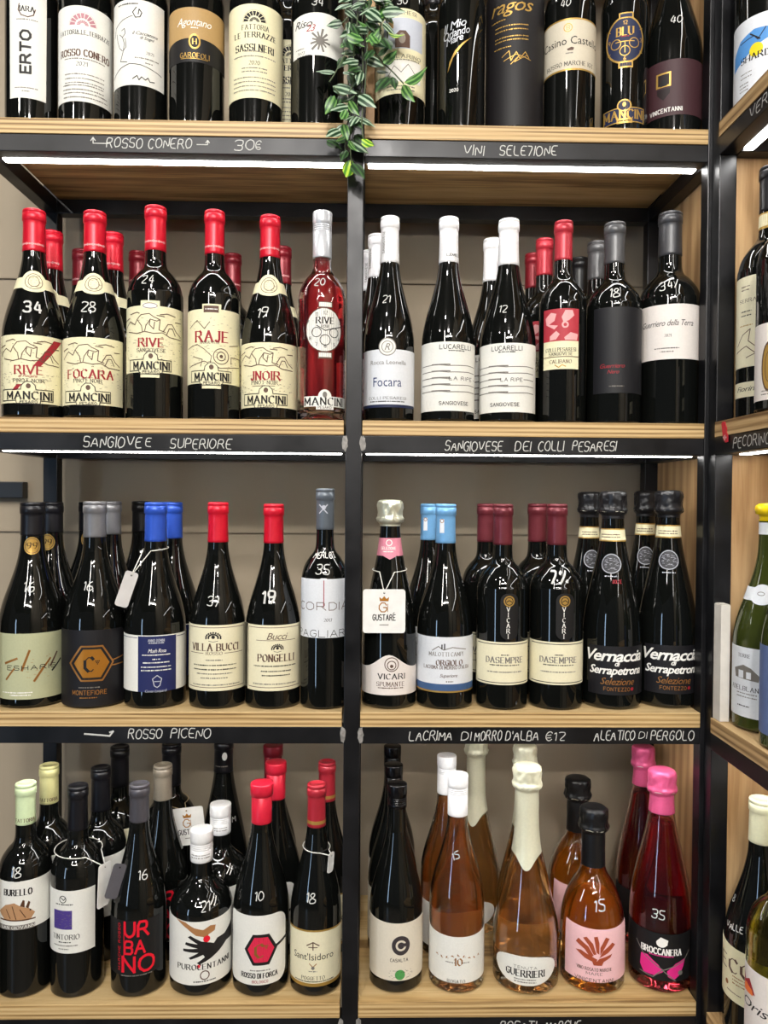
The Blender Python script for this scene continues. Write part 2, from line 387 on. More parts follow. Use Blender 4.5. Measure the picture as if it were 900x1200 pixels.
    if k == 'leafrow':
        _, u, z, w, c = e
        for i in range(9):
            t = i / 8 - .5; x = u + t * w; y = z + .0022 * math.cos(t * 9) - abs(t) * .003
            a = i * 2.1; r = .0023
            out.append([(x + r * math.cos(a), y + r * math.sin(a)), (x + r * .5 * math.cos(a + 1.4), y + r * .5 * math.sin(a + 1.4)), (x - r * math.cos(a), y - r * math.sin(a)), (x + r * .5 * math.cos(a - 1.4), y + r * .5 * math.sin(a - 1.4))])
            out.append(ellipse(x + .002, y - .0012, .0006, .0006, 6))
        return out, c
    return [], 'ink'

# ------------------------------------------------------------------ bottles
SHAPES = {  # (height fraction, radius fraction or absolute neck radius)
 'bordeaux': [(.0, .90), (.012, .985), (.03, 1), (.30, 1), (.555, 1), (.60, .975), (.645, .87), (.685, .66), (.71, .48), (.735, .40), (.78, .375), (.88, .36), (1.0, .355)],
 'burgundy': [(.0, .90), (.012, .985), (.03, 1), (.25, 1), (.39, .995), (.45, .95), (.52, .84), (.60, .665), (.68, .50), (.74, .41), (.79, .365), (.88, .34), (1.0, .335)],
 'champagne': [(.0, .88), (.012, .98), (.035, 1), (.22, 1), (.34, .99), (.42, .94), (.50, .845), (.60, .69), (.70, .53), (.78, .43), (.85, .38), (.92, .36), (1.0, .36)],
 'prosecco': [(.0, .88), (.012, .98), (.035, 1), (.20, 1), (.26, .975), (.32, .90), (.40, .77), (.50, .60), (.58, .47), (.66, .39), (.75, .35), (.88, .345), (1.0, .345)],
 'squat': [(.0, .88), (.015, .98), (.045, 1), (.30, 1), (.49, 1), (.545, .965), (.59, .86), (.625, .72), (.66, .54), (.70, .39), (.74, .35), (.85, .34), (1.0, .335)],
 'squatlow': [(.0, .88), (.015, .98), (.045, 1), (.28, 1), (.38, .975), (.45, .90), (.51, .78), (.57, .62), (.61, .48), (.65, .39), (.70, .36), (.85, .35), (1.0, .35)],
 'flute': [(.0, .90), (.012, .98), (.03, 1), (.22, 1), (.32, .985), (.45, .87), (.60, .66), (.75, .45), (.85, .37), (1.0, .35)],
}
def profile(kind, R, H):
    pts = [(z * H, r * R) for z, r in SHAPES[kind]]
    return catmull(pts, 5)
def rfun(prof):
    zs = [p[0] for p in prof]; rs = [p[1] for p in prof]
    def f(z):
        if z <= zs[0]: return rs[0]
        if z >= zs[-1]: return rs[-1]
        lo, hi = 0, len(zs) - 1
        while hi - lo > 1:
            m = (lo + hi) // 2
            if zs[m] <= z: lo = m
            else: hi = m
        t = (z - zs[lo]) / max(zs[hi] - zs[lo], 1e-9); return rs[lo] + (rs[hi] - rs[lo]) * t
    return f
def crumple(me, amp, z0, z1, seed, freq=170.0):
    from mathutils import noise as nz
    for v in me.vertices:
        if z0 < v.co.z < z1:
            n = nz.noise(Vector((v.co.x * freq + seed, v.co.y * freq, v.co.z * freq * .6))) + .5 * abs(nz.noise(v.co * freq * 2.3))
            d = Vector((v.co.x, v.co.y, 0));
            if d.length > 1e-5: v.co += d.normalized() * amp * n
def make_cap(root, kind, R, H, rf, cap, els, seed):
    c, zc, st = cap; m = capmat(c); t = .0006
    neck = rf(H * .98)
    def rr(z): return rf(z) + t
    if st in ('foil', 'wax'):
        lip0 = H - .019; pr = [(rf(zc) + .0001, zc - .0003)]
        n = 12
        for i in range(n + 1):
            z = zc + (lip0 - zc) * i / n; pr.append((rr(z), z))
        b = .0010 if st == 'foil' else .0045; lip0 = H - .0165
        if st == 'foil': pr = pr[:-1] + [(neck + t, lip0 - .0006), (neck + t + b * .3, lip0), (neck + t + b, lip0 + .0007), (neck + t + b * 1.1, H - .0110), (neck + t + b, H - .0060), (neck + t + b * .4, H - .0056), (neck + t + b * .35, H - .0050), (neck + t + b * .8, H - .0046), (neck + t + b * .7, H - .0018), (neck + t + b * .2, H - .0006), (neck + t - .0012, H), (neck * .74, H), (neck * .70, H - .0009), (0.00002, H - .0011)]
        else: pr += [(neck + t + b * .2, lip0 + .0012), (neck + t + b, lip0 + .0024), (neck + t + b * 1.1, H - .008), (neck + t + b, H - .0055), (neck + t + b * .7, H - .003), (neck + t, H - .0008), (neck * .6, H), (0.00002, H - .0006)]
        me = lathe('capsule', pr, 36)
        if st == 'wax': crumple(me, .0016, zc + .002, H - .003, seed, 60)
    elif st.startswith('screw'):
        pr = [(rf(zc) + .0001, zc - .0003)]
        sk = H - (.016 if st in ('screw1',) else .030 if st != 'screwshort' else .03)
        z = zc; pr.append((rr(zc), zc)); ro = neck + .0013
        pr.append((ro, zc + .002)); 
        if st == 'screw1': pr += [(ro, H - .0185), (ro - .0006, H - .018), (ro + .0016, H - .0172), (ro + .0018, H - .010), (ro + .0018, H - .002), (ro + .0012, H - .0004), (ro - .001, H), (.00002, H)]
        else:
            if st == 'screwshort': pr = [(rf(H - .034) + .0001, H - .034), (ro, H - .0335)]
            for k in range(4):
                zz = H - .028 + k * .0028; pr += [(ro, zz), (ro - .0006, zz + .0006), (ro - .0006, zz + .0012), (ro, zz + .0018)]
            pr += [(ro + .0004, H - .013), (ro + .0004, H - .0018), (ro, H - .0004), (ro - .0012, H), (.00002, H)]
        me = lathe('capsule', pr, 40)
    else:  # sparkling: foil over wire cage
        top = H; b = .0036
        low = {'muselet': zc, 'muselet_long': H * .60, 'muselet_mid': H * .80, 'muselet_short': H * .665}[st]
        pr = [(rf(low) + .0001, low - .0003)]; n = 16; z1 = H - .036
        for i in range(n + 1):
            z = low + (z1 - low) * i / n; pr.append((rr(z), z))
        pr += [(neck + .002, H - .034), (neck + b + .0012, H - .031), (neck + b + .0018, H - .027), (neck + b + .0002, H - .0235), (neck + b, H - .018), (neck + b + .0004, H - .012), (neck + b + .0006, H - .006), (neck + b - .0004, H - .0025), (neck + b - .003, H - .0005), (neck * .6, H), (.00002, H - .0004)]
        dense = []
        for (a, za), (bb, zb) in zip(pr, pr[1:]):
            k = max(1, int(abs(zb - za) / .0014)); dense += [(a + (bb - a) * i / k, za + (zb - za) * i / k) for i in range(k)]
        dense.append(pr[-1]); me = lathe('capsule', dense, 64); crumple(me, .0019, H - .034, H - .0006, seed); crumple(me, .0004, low + .002, H - .036, seed, 110)
        if st == 'muselet_long':   # pointed hem at the front
            for v in me.vertices:
                if v.co.z < low + .006:
                    a = math.atan2(v.co.x, -v.co.y); v.co.z -= .020 * math.exp(-(a / .55) ** 2) * (1 - max(0, v.co.z - low) / .006); r0 = math.hypot(v.co.x, v.co.y); r1 = rf(v.co.z) + .0007
                    v.co.x *= r1 / r0; v.co.y *= r1 / r0
    o = link('capsule', me, m, root)
    if st.startswith('muselet'):
        rc = neck + .0049
        pts = [(rc * math.sin(a * math.pi / 14), -rc * math.cos(a * math.pi / 14), H - .0295 + .0006 * math.sin(a * 1.7)) for a in range(29)]
        link('wire_ring', tube('wire_ring', pts, .0006, 5), mat('wire', '#55555a' if 'black' in c else '#b9b6a8', .3, .8), o)
    w = Wrap(lambda z: rf(z) + t)
    for e in els:
        if e[0] == 'capm':
            z = e[1]; r = rf(z)
            for k in range(-9, 10): 
                u = k * .0019; rnd = random.Random(k + int(z * 1e4)); hh = .0022 if k % 4 else .0036
                w.add([[(u - .0007, z - hh / 2), (u + .0007, z - hh / 2), (u + .0007, z + hh / 2), (u - .0007, z + hh / 2)], ], P_('pink_pic'), .0002)
        if e[0] == 'capring': w.add([[(-rf(e[1]) * 3.1, e[1]), (rf(e[1]) * 3.1, e[1]), (rf(e[1]) * 3.1, e[2]), (-rf(e[1]) * 3.1, e[2])]], P_(e[3]), .0003)
    w.build('capsule_print', o)
    return o
def make_bottle(rec):
    x, y, z, phi, shelf, label, (kind, R, H, glass, fill, cap, els), backs = rec
    root = empty('wine_bottle', (x, y, z + .0006), phi)
    prof = profile(kind, R, H - .0015); rf = rfun(prof)
    clear = glass not in ('dark', 'green')
    out = [(.00002, .012 if kind not in ('champagne', 'prosecco') else .018), (R * .35, .010), (R * .66, .0035), (R * .78, .0004), (R * .84, 0)] + [(r, zz) for zz, r in prof if zz > 1e-4]
    gm = glassmat(glass)
    if clear:
        th = .0024
        inner = [(max(r - th, .002), zz) for zz, r in prof if zz > .012]
        loop = out + [(out[-1][0] - th * .9, H - .0015)] + inner[::-1] + [(R * .6, .0135), (.00002, .0155 if kind not in ('champagne', 'prosecco') else .0215)]
        link('glass_body', lathe('glass_body', loop, 56, False), gm, root)
        zf = H * fill; g = .00035
        liq = [(.00002, .016 if kind not in ('champagne', 'prosecco') else .022), (R * .58, .0140)] + [(max(r - th - g, .002), zz) for zz, r in prof if .0145 < zz < zf]
        rl = rf(zf) - th - g; liq += [(rl, zf), (.00002, zf)]
        link('wine', lathe('wine', liq, 56, False), winemat(glass), root)
    else:
        out.append((.00002, H - .0015))
        link('glass_body', lathe('glass_body', out, 48, False), gm, root)
    make_cap(root, kind, R, H, rf, cap, els, hash_s(label) % 50)
    cur = None; k = 0; pw = None; iw = None
    def flush():
        if pw is not None: pw.build('lettering', cur if cur else root); iw.build('printed_picture', cur if cur else root)
    for e in els:
        if e[0] in ('lab', 'band'):
            flush(); lw = Wrap(rf); lay = .00028 + .00006 * k; k += 1
            if e[0] == 'lab': lw.add([e[2]], P_(e[1]), lay, rim=lay * .9)
            else:
                _, c, z0, z1, sh = e; zm = (z0 + z1) / 2; w = rf(zm) * 3.12
                if sh == 'neckv':
                    pts = [(-w, z0), (-.009, z0), (0, z0 - .005), (.009, z0), (w, z0), (w, z1), (-w, z1)]
                else: pts = [(-w, z0), (w, z0), (w, z1), (-w, z1)]
                lw.add([pts], P_(e[1]), lay + (.0008 if zm > cap[1] else 0), rim=lay * .8)
            cur = lw.build('paper_label' if e[0] == 'lab' else 'neck_band', root)
            pw = Wrap(rf); iw = Wrap(rf); base = lay; kk = 0
            if e[0] == 'band' and (e[2] + e[3]) / 2 > cap[1]: base += .0008
            continue
        if e[0] in ('capm', 'capring'): continue
        if e[0] == 'hand':
            _, t, u, zz, h, a = e; hw = Wrap(rf); L = stroke_text(t, h, 0, 'hand')
            big = h > .0145
            if big: L = []; [ribbon(chaikin(p, 2), h * .17, L) for p in strokes(t, h, 0, 2.4)]
            ca, sa = math.cos(math.radians(a)), math.sin(math.radians(a))
            hw.add([[(px * ca - py * sa + u, px * sa + py * ca + zz) for px, py in l] for l in L], mat('chalk_pen', PAL['chalk'], .7, 0, .1, 300), .0003)
            hw.build('price_mark', root); continue
        L, c = element_loops(e)
        if cur is None and pw is None: pw = Wrap(rf); iw = Wrap(rf); base = .0001; kk = 0
        over_cap = min(p[1] for l in L for p in l) > cap[1] if L else False
        (pw if e[0] in 't m' else iw).add(L, P_(c), base + .00012 + .000025 * kk + (.0009 if over_cap and base < .0009 else 0)); kk += 1
    flush()
    tag(root, label, 'wine bottle')
    return root
def copy_thing(o, loc, rz, label, skip=('price_mark',), scale=1.0):
    clear = any(c.name.startswith('wine') for c in o.children)
    r = o.copy(); C.objects.link(r); r.location = loc; r.location.z += .0006; r.rotation_euler = (0, 0, rz); r['label'] = label; r.scale = (scale, scale, 1)
    for ch in list(o.children):
        if ch.name.split('.')[0] in skip: continue
        c = ch.copy(); C.objects.link(c); c.parent = r
        for g in list(ch.children):
            if clear and g.name.startswith(('lettering', 'printed')): continue
            d = g.copy(); C.objects.link(d); d.parent = c
    return r
LED_E = 24.0
BOTTLES = [
(-.4746,.0399,2.0609,.276,1,'black bottle with narrow white label reading upward,leftmost on the top shelf',('bordeaux',.03491,.305,'dark',None,('black',.2318,'foil'),[('lab','paper',[(-.02675,.02893),(.02228,.02893),(.02378,.2448),(-.02825,.2448)]),('line',[(-.01228,.15487),(-.01361,.14687),(-.0097,.14001),(-.00118,.13772),(.00583,.14115),(.00817,.14915)],.00149,'brown_ink'),('t','IARA',-.00236,.14858,.00686,'ink','serif',.01804,0),('m',-.00236,.13429,.02715,'grey_ink',.00183),('t','ERTO',-.00415,.09082,.01257,'ink','heavy',.05598,90),('m',-.00355,.0427,.02961,'grey_ink',.00183),('m',-.00355,.03811,.00987,'grey_ink',.00183)]),[]),
(-.4003,.0406,2.0609,.286,1,'dark bottle with off-white label and red fan emblem on the top shelf',('bordeaux',.03561,.305,'dark',None,('black',.2318,'foil'),[('lab','paper',[(-.05342,.02565),(.05342,.02565),(.05342,.15406),(-.05342,.15406)]),('fan',-.00235,.12773,.0183,'pink_ink'),('t','FATTORIA LE TERRAZZE',.0,.11856,.00572,'ink','serif',.07368,0),('m',-.00235,.1157,.01483,'grey_ink',.00183),('t','ROSSO CONERO',.0,.09106,.00858,'brown_ink','serif',.07134,0),('m',.0,.08303,.05684,'grey_ink',.00183),('t','2021',-.00353,.07615,.00515,'ink','serif',.01431,0),('m',.0,.06239,.05436,'grey_ink',.00183),('m',.0,.05665,.05436,'grey_ink',.00183),('m',.0,.05091,.05436,'grey_ink',.00183),('m',-.00235,.04747,.05684,'grey_ink',.00183),('m',-.00235,.04173,.05684,'grey_ink',.00183),('m',.00117,.03713,.06178,'grey_ink',.00183),('m',.00117,.03139,.06178,'grey_ink',.00183)]),[(-.47167,.12061,'unlabelled dark bottle in the gap behind the red fan label bottle')]),
(-.3234,.0413,2.0609,.191,1,'dark bottle whose white label has a thin line drawing and crescent moon',('bordeaux',.03632,.305,'dark',None,('black',.2318,'foil'),[('lab','paper',[(-.05448,.04884),(.03759,.04884),(.03759,.1636),(-.05448,.1636)]),('line',[(-.00355,.15329),(-.00841,.14641),(-.00475,.13954),(.00118,.14068),(.00352,.14641),(.0,.151),(-.00118,.14412)],.00126,'ink'),('line',[(-.04042,.11889),(-.03742,.13036),(-.02351,.13724),(-.00841,.14183)],.0008,'ink'),('line',[(-.02514,.12348),(-.02044,.12578),(-.01898,.11889),(-.02351,.1143),(-.02864,.11889)],.0008,'ink'),('line',[(-.02351,.1143),(-.02044,.10512),(-.02195,.09594),(-.02684,.08216),(-.01618,.07987)],.00092,'ink'),('line',[(-.03488,.12119),(-.03262,.10971),(-.02864,.10053),(-.02351,.09594)],.0008,'ink'),('line',[(-.01898,.11201),(-.01756,.10053),(-.02195,.09594)],.0008,'ink'),('line',[(-.04428,.06378),(-.02684,.07297),(-.0122,.07757),(.00235,.07642),(.03218,.06953)],.00092,'ink'),('t','il Cacciatore',.00822,.11889,.00458,'ink','bfi',.03443,0),('t','di Sogni',.0106,.11316,.00401,'ink','bfi',.01936,0),('t','2021',.01422,.09365,.00344,'ink','serif',.00983,0),('m',.0106,.08561,.03217,'grey_ink',.00183),('m',.013,.07987,.0099,'grey_ink',.00183),('line',[(-.00841,.05689),(-.00236,.06149),(.0,.05574),(.00352,.06034),(.00822,.05689),(.01179,.06034),(.01422,.05574),(.02054,.05689)],.00115,'ink'),('m',-.01618,.15787,.02969,'ink',.00183)]),[]),
(-.2463,.0426,2.0609,.159,1,'dark bottle with half tan and half black label on the top shelf',('bordeaux',.03764,.305,'dark',None,('black',.2318,'foil'),[('lab','tan_paper',[(-.05646,.0997),(.05646,.0997),(.05646,.15484),(-.05646,.15484)]),('lab','black_paper',[(-.05646,.08131),(.05646,.08131),(.05646,.1066),(.04705,.1087),(.03764,.11042),(.02823,.11176),(.01882,.11272),(.00941,.11329),(.0,.11348),(-.00941,.11329),(-.01882,.11272),(-.02823,.11176),(-.03764,.11042),(-.04705,.1087),(-.05646,.1066)]),('t','Agontano',-.00236,.13532,.01033,'white_ink','bfi',.04855,0),('m',-.00118,.12728,.00991,'white_ink',.00184),('disc',-.00118,.1089,.00803,.01033,'gold'),('disc',-.00118,.1089,.00574,.00803,'black_paper'),('t','H',-.00118,.1089,.00688,'gold','serif',.0,0),('t','GAROFOLI',-.00118,.09051,.00631,'gold','serif',.03968,0),('line',[(-.02013,.08591),(.01682,.08591)],.0008,'gold')]),[]),
(-.1637,.0421,2.0609,.117,1,'dark bottle with tall yellowish label and dark fan emblem on the top shelf',('bordeaux',.03715,.305,'dark',None,('black',.2318,'foil'),[('lab','cream',[(-.05572,.03438),(.05572,.03438),(.05572,.16102),(-.05572,.16102)]),('fan',-.00118,.13688,.01608,'ink'),('t','FATTORIA',.0,.12998,.00632,'ink','serif',.0369,0),('t','LE TERRAZZE',.0,.11962,.00689,'ink','serif',.0609,0),('t','SASSI NERI',-.00118,.10236,.00862,'ink','serif',.05446,0),('m',-.00118,.09718,.0273,'grey_ink',.00184),('m',-.00118,.09085,.06204,'grey_ink',.00184),('t','2020',-.00118,.08164,.00517,'ink','serif',.01427,0),('m',-.00118,.07472,.03474,'grey_ink',.00184),('m',-.00118,.07012,.03474,'grey_ink',.00184),('m',-.00118,.06205,.06204,'grey_ink',.00184),('m',-.00118,.05629,.06204,'grey_ink',.00184),('m',-.00118,.05052,.06204,'grey_ink',.00184),('m',-.00118,.04476,.06204,'grey_ink',.00184)]),[(-.12694,.12215,'dark bottle with cream label edge showing behind the grey sunburst label bottle')]),
(-.0773,.0423,2.0609,-.057,1,'dark bottle with white label,grey brushed sunburst and chalk 34 above',('bordeaux',.03726,.305,'dark',None,('black',.2318,'foil'),[('lab','paper',[(-.03606,.09358),(.0559,.09358),(.0559,.1477),(.04823,.14877),(.04057,.14964),(.03291,.15032),(.02525,.1508),(.01758,.1511),(.00992,.15119),(.00226,.1511),(-.00541,.1508),(-.01307,.15032),(-.02073,.14964),(-.02839,.14877),(-.03606,.1477)]),('t','Riso',-.0165,.13737,.01049,'ink','bfi',.02829,0),('t','23',-.00482,.13046,.00932,'red_ink','bfi',.01354,0),('burst',.0083,.11318,.01515,'grey_ink'),('m',-.02089,.10396,.0151,'grey_ink',.00186),('t','2023',-.01938,.09819,.0035,'ink','serif',.01201,0),('m',-.01511,.09358,.02265,'ink',.00186),('hand','34',.00474,.16616,.01049,0)]),[]),
(.0393,.0406,2.0609,.031,1,'dark bottle with cream label showing an arched doorway,behind the hanging plant',('bordeaux',.03558,.305,'dark',None,('black',.2318,'foil'),[('lab','cream',[(-.05337,.04363),(.05337,.04363),(.05337,.15556),(.04448,.15666),(.03558,.15756),(.02669,.15826),(.01779,.15876),(.0089,.15906),(.0,.15916),(-.0089,.15906),(-.01779,.15876),(-.02669,.15826),(-.03558,.15756),(-.04448,.15666),(-.05337,.15556)]),('poly',[(-.02678,.10491),(.03268,.10491),(.03268,.14647),(-.02678,.14647)],'light_blue_grey'),('poly',[(-.01965,.13262),(-.01198,.13262),(-.01198,.14185),(-.01965,.14185)],'tan_paper'),('poly',[(-.00954,.10606),(-.00954,.12339),(-.00356,.12916),(.00479,.12916),(.01098,.12223),(.01098,.10606)],'brown_ink'),('disc',.0,.11877,.0048,.0072,'stone'),('t','MARCHESI',-.00119,.15339,.0048,'ink','serif',.04322,0),('t','FILARINO',.00601,.09451,.0048,'ink','serif',.04509,0),('m',.00119,.08989,.05187,'grey_ink',.00192),('poly',[(-.02381,.05983),(.02871,.05983),(.02871,.08873),(-.02381,.08873)],'paper'),('line',[(-.01965,.06792),(-.01075,.0818),(-.00119,.07255),(.00847,.08411),(.02203,.06792)],.00096,'grey_ink'),('m',-.00119,.05404,.0389,'grey_ink',.00192),('m',-.00119,.04942,.0389,'grey_ink',.00192),('hand','30',.0,.16955,.00961,0)]),[]),
(.1248,.0389,2.0609,-.114,1,'glossy black bottle with silver handwriting and a curved gold slash',('bordeaux',.03385,.305,'dark',None,('black',.2318,'foil'),[('t','Il Mio',-.00963,.13997,.0108,'silver','bfi',.03401,12),('t','Orlando',-.00718,.12957,.0108,'silver','bfi',.03892,12),('t','Mare',-.00963,.12032,.0096,'silver','bfi',.02552,14),('poly',[(.01471,.12263),(.00119,.10991),(-.01088,.09487),(-.01876,.07635),(-.01603,.09024),(-.0084,.10413),(.00238,.11454)],'gold'),('t','2020',-.00963,.05087,.0042,'white_ink','sans',.01246,0)]),[(.091,.11885,'dark bottle showing behind the glossy black bottle with gold slash')]),
(.2019,.0458,2.0609,-.242,1,'broad matt black bottle with gold script lines and signature',('bordeaux',.04075,.33,'dark',None,('black',.2508,'foil'),[('lab','matt_black',[(-.06113,.00392),(.06113,.00392),(.06113,.2341),(-.06113,.2341)]),('t','ragos',-.00241,.16827,.0185,'gold','bfi',.06245,0),('m',-.02177,.14976,.02248,'gold',.00185),('m',-.00241,.1405,.04746,'gold',.00185),('m',-.00241,.13471,.04746,'gold',.00185),('m',-.00241,.12545,.04746,'gold',.00185),('m',-.00241,.12081,.04746,'gold',.00185),('m',-.0149,.11154,.02498,'gold',.00185),('line',[(-.0149,.0988),(-.00483,.10575),(-.00241,.09184),(.0048,.10343),(.00963,.09416),(.0171,.10343),(.02237,.09532)],.00104,'gold'),('line',[(-.0123,.093),(.0048,.09996),(.02514,.093)],.00093,'gold'),('line',[(-.00241,.08721),(.00963,.0988),(.0024,.08952),(.01969,.0988)],.00081,'gold')]),[]),
(.2791,.0409,2.0609,-.249,1,'dark bottle with beige label edged in gold and chalk 40 above it',('bordeaux',.03589,.305,'dark',None,('black',.2318,'foil'),[('lab','gold',[(-.05384,.0803),(.05384,.0803),(.05384,.15105),(-.05384,.15105)]),('lab','beige_paper',[(-.05384,.08262),(.05384,.08262),(.05384,.14873),(-.05384,.14873)]),('ring',-.00239,.1383,.00543,.00543,.00121,'gold'),('t','B',-.00239,.1383,.00603,'gold','serif',.0,0),('t','Casino Castello',.00239,.12091,.01086,'ink','bf',.09035,0),('poly',[(-.0036,.10931),(.00239,.11163),(.00601,.11047),(.0048,.10699),(-.00239,.10699)],'brown_ink'),('m',.0,.10351,.01043,'grey_ink',.00193),('t','ROSSO MARCHE IGT',.0012,.08959,.00543,'ink','serif',.07092,0),('hand','40',-.00601,.17321,.00965,0)]),[]),
(.3555,.0373,2.0609,-.241,1,'black bottle with round blue and gold dial emblem and blue banner label',('bordeaux',.03229,.305,'dark',None,('black',.2318,'foil'),[('disc',-.0012,.12344,.02768,.03249,'gold'),('disc',-.0012,.12344,.02527,.03008,'navy'),('poly',[(-.00963,.15245),(.00986,.15245),(.00986,.16057),(-.00963,.16057)],'gold'),('poly',[(-.0078,.15419),(.00795,.15419),(.00795,.15883),(-.0078,.15883)],'navy'),('poly',[(-.00963,.08511),(.00986,.08511),(.00986,.09441),(-.00963,.09441)],'gold'),('poly',[(-.0078,.08743),(.00795,.08743),(.00795,.09208),(-.0078,.09208)],'navy'),('t','BLU',-.0012,.13505,.01083,'gold','serif',.02196,0),('m',-.0012,.12808,.0104,'red_ink',.00193),('ring',-.01337,.1188,.00662,.00662,.0012,'gold'),('ring',.01115,.1188,.00662,.00662,.0012,'gold'),('ring',-.0012,.10835,.00662,.00662,.0012,'gold'),('t','12',-.0012,.14665,.00481,'gold','sans',.0,0),('t','6',-.0012,.09789,.00481,'gold','sans',.0,0),('t','9',-.02287,.12344,.00481,'gold','sans',.0,0),('t','3',.02117,.12344,.00481,'gold','sans',.0,0),('line',[(-.0012,.12112),(-.0012,.10602)],.0012,'gold'),('line',[(-.01337,.12112),(.01115,.12112)],.0012,'gold'),('line',[(-.02141,.13737),(-.02439,.13969)],.0012,'gold'),('line',[(.0196,.13737),(.02281,.13969)],.0012,'gold'),('line',[(-.02141,.10835),(-.02439,.10602)],.0012,'gold'),('line',[(.0196,.10835),(.02281,.10602)],.0012,'gold'),('lab','gold',[(-.03315,.01064),(.02941,.01064),(.02941,.0316),(-.03315,.0316)]),('lab','navy',[(-.03079,.01204),(.02696,.01204),(.02696,.03009),(-.03079,.03009)]),('disc',-.0012,.03393,.00963,.00842,'gold'),('disc',-.0012,.03393,.00782,.00662,'navy'),('disc',-.0012,.03509,.00241,.00313,'gold'),('t','MANCINI',-.0012,.02171,.01143,'gold','serif',.05769,0),('poly',[(-.01086,.00948),(.00986,.00948),(.00986,.01647),(-.01086,.01647)],'gold'),('m',-.0006,.01297,.01689,'ink',.00193)]),[]),
(.43,.0512,2.0609,-.553,1,'dark sloping bottle with plain plum-brown label and small gold square emblem',('burgundy',.0411,.31,'dark',None,('black',.2356,'foil'),[('lab','plum',[(-.06164,.02493),(.06164,.02493),(.06164,.10189),(-.06164,.10189)]),('poly',[(-.01423,.06573),(.00608,.06573),(.00608,.08555),(-.01423,.08555)],'gold'),('poly',[(-.01149,.06806),(.00366,.06806),(.00366,.08322),(-.01149,.08322)],'plum_dark'),('poly',[(-.00372,.07738),(.0,.07272),(.00122,.0669),(-.00883,.0669),(-.00753,.07272)],'black_paper'),('poly',[(-.01285,.0634),(.00487,.0634),(.00487,.05641),(-.00372,.04709),(-.01285,.05641)],'plum_dark'),('t','vinicentanni',-.00123,.0331,.00566,'white_ink','sans',.04447,0),('hand','40',.01092,.1603,.01132,0)]),[]),
(-.4754,.0478,1.6587,.238,2,'sloping bottle with red cap,diagonal red stripe on landscape label and chalk 34',('burgundy',.04185,.2945,'dark',None,('red',.23528,'foil'),[('capm',.24441),('band','cream',.17973,.19563,'full'),('disc',.00357,.18989,.01759,.01583,'cream'),('ring',.00357,.18989,.01114,.01114,.00094,'brown_ink'),('ring',.00357,.18989,.00704,.00762,.00094,'brown_ink'),('specks',-.00484,.01183,.181,.19883,26,3,'brown_ink'),('hand','34',.00357,.15195,.01524,0),('lab','cream',[(-.06277,.01934),(.06277,.01934),(.06277,.11226),(-.06277,.11226)]),('poly',[(.0336,.10762),(.04711,.10762),(.01541,.07046),(.00593,.07046)],'red_ink'),('poly',[(-.01515,.04491),(-.00858,.04491),(-.01515,.03678),(-.02239,.03678)],'red_ink'),('line',[(-.04642,.08486),(-.03331,.09426),(-.02461,.08904),(-.02086,.09601),(-.01487,.10228),(-.00338,.10367),(.00238,.09949),(.01088,.09601),(.00664,.09392),(-.00192,.09601),(-.00783,.0873),(-.00935,.08033)],.00117,'brown_ink'),('line',[(-.02086,.09601),(-.01406,.0873),(-.01246,.07859)],.00117,'brown_ink'),('line',[(-.00192,.09601),(-.00338,.08904),(.00238,.08277),(.0038,.09252)],.00117,'brown_ink'),('line',[(.01088,.09601),(.00947,.08207),(.01808,.07928)],.00117,'brown_ink'),('line',[(.01517,.08033),(.02104,.09078),(.0272,.09183),(.03389,.08207),(.0415,.07684)],.00117,'brown_ink'),('line',[(.01955,.07684),(.0233,.08555),(.028,.08555),(.03215,.07684)],.00117,'brown_ink'),('line',[(-.03733,.08033),(-.02086,.07684),(-.00935,.07928),(.00238,.07684),(.01374,.07859),(.02407,.07336),(.0415,.07266)],.00117,'brown_ink'),('line',[(-.03331,.10367),(-.02086,.10576),(-.01737,.10437)],.00117,'brown_ink'),('line',[(.01088,.10297),(.02029,.10506),(.03215,.10297)],.00117,'brown_ink'),('line',[(.00664,.10158),(.01662,.10088)],.00117,'brown_ink'),('line',[(-.04642,.09601),(-.03458,.09879)],.00117,'brown_ink'),('line',[(.03215,.09531),(.0415,.09601)],.00117,'brown_ink'),('specks',-.04642,.0415,.07162,.10646,26,9,'brown_ink'),('t','RIVE',.0,.06465,.01114,'red_ink','serif',.03588,0),('t','al Focara',-.0012,.05652,.00352,'red_ink','bfi',.02444,0),('t','PINOT NOIR',.0,.05014,.00469,'ink','serif',.03992,0),('specks',-.04642,.0415,.0391,.06233,60,1,'brown_ink'),('line',[(-.03989,.03794),(-.00986,.03794)],.00094,'ink'),('line',[(.00947,.03794),(.03215,.03794)],.00094,'ink'),('line',[(-.03989,.03794),(-.03989,.02283),(-.01653,.02283)],.00094,'ink'),('line',[(.03215,.03794),(.03215,.02283),(.01541,.02283)],.00094,'ink'),('disc',.0,.04026,.00879,.00821,'cream'),('line',[(-.00986,.03794),(-.00858,.04375),(-.00362,.04839),(.00357,.04839),(.00829,.04375),(.00947,.03794)],.00106,'ink'),('disc',.0,.04258,.00305,.00352,'brown_ink'),('t','MANCINI',.0,.0298,.00997,'ink','serif',.05923,0),('line',[(-.01653,.02399),(-.01515,.01818),(.01421,.01818),(.01541,.02399)],.00094,'ink'),('t','PESARO',.0,.02108,.00352,'ink','sans',.0218,0)]),[(-.48522,.13393,'red-capped bottle in second row behind the diagonal red stripe label'),(-.47199,.21961,'dark red capped bottle at the very back,first from the left end of its shelf')]),
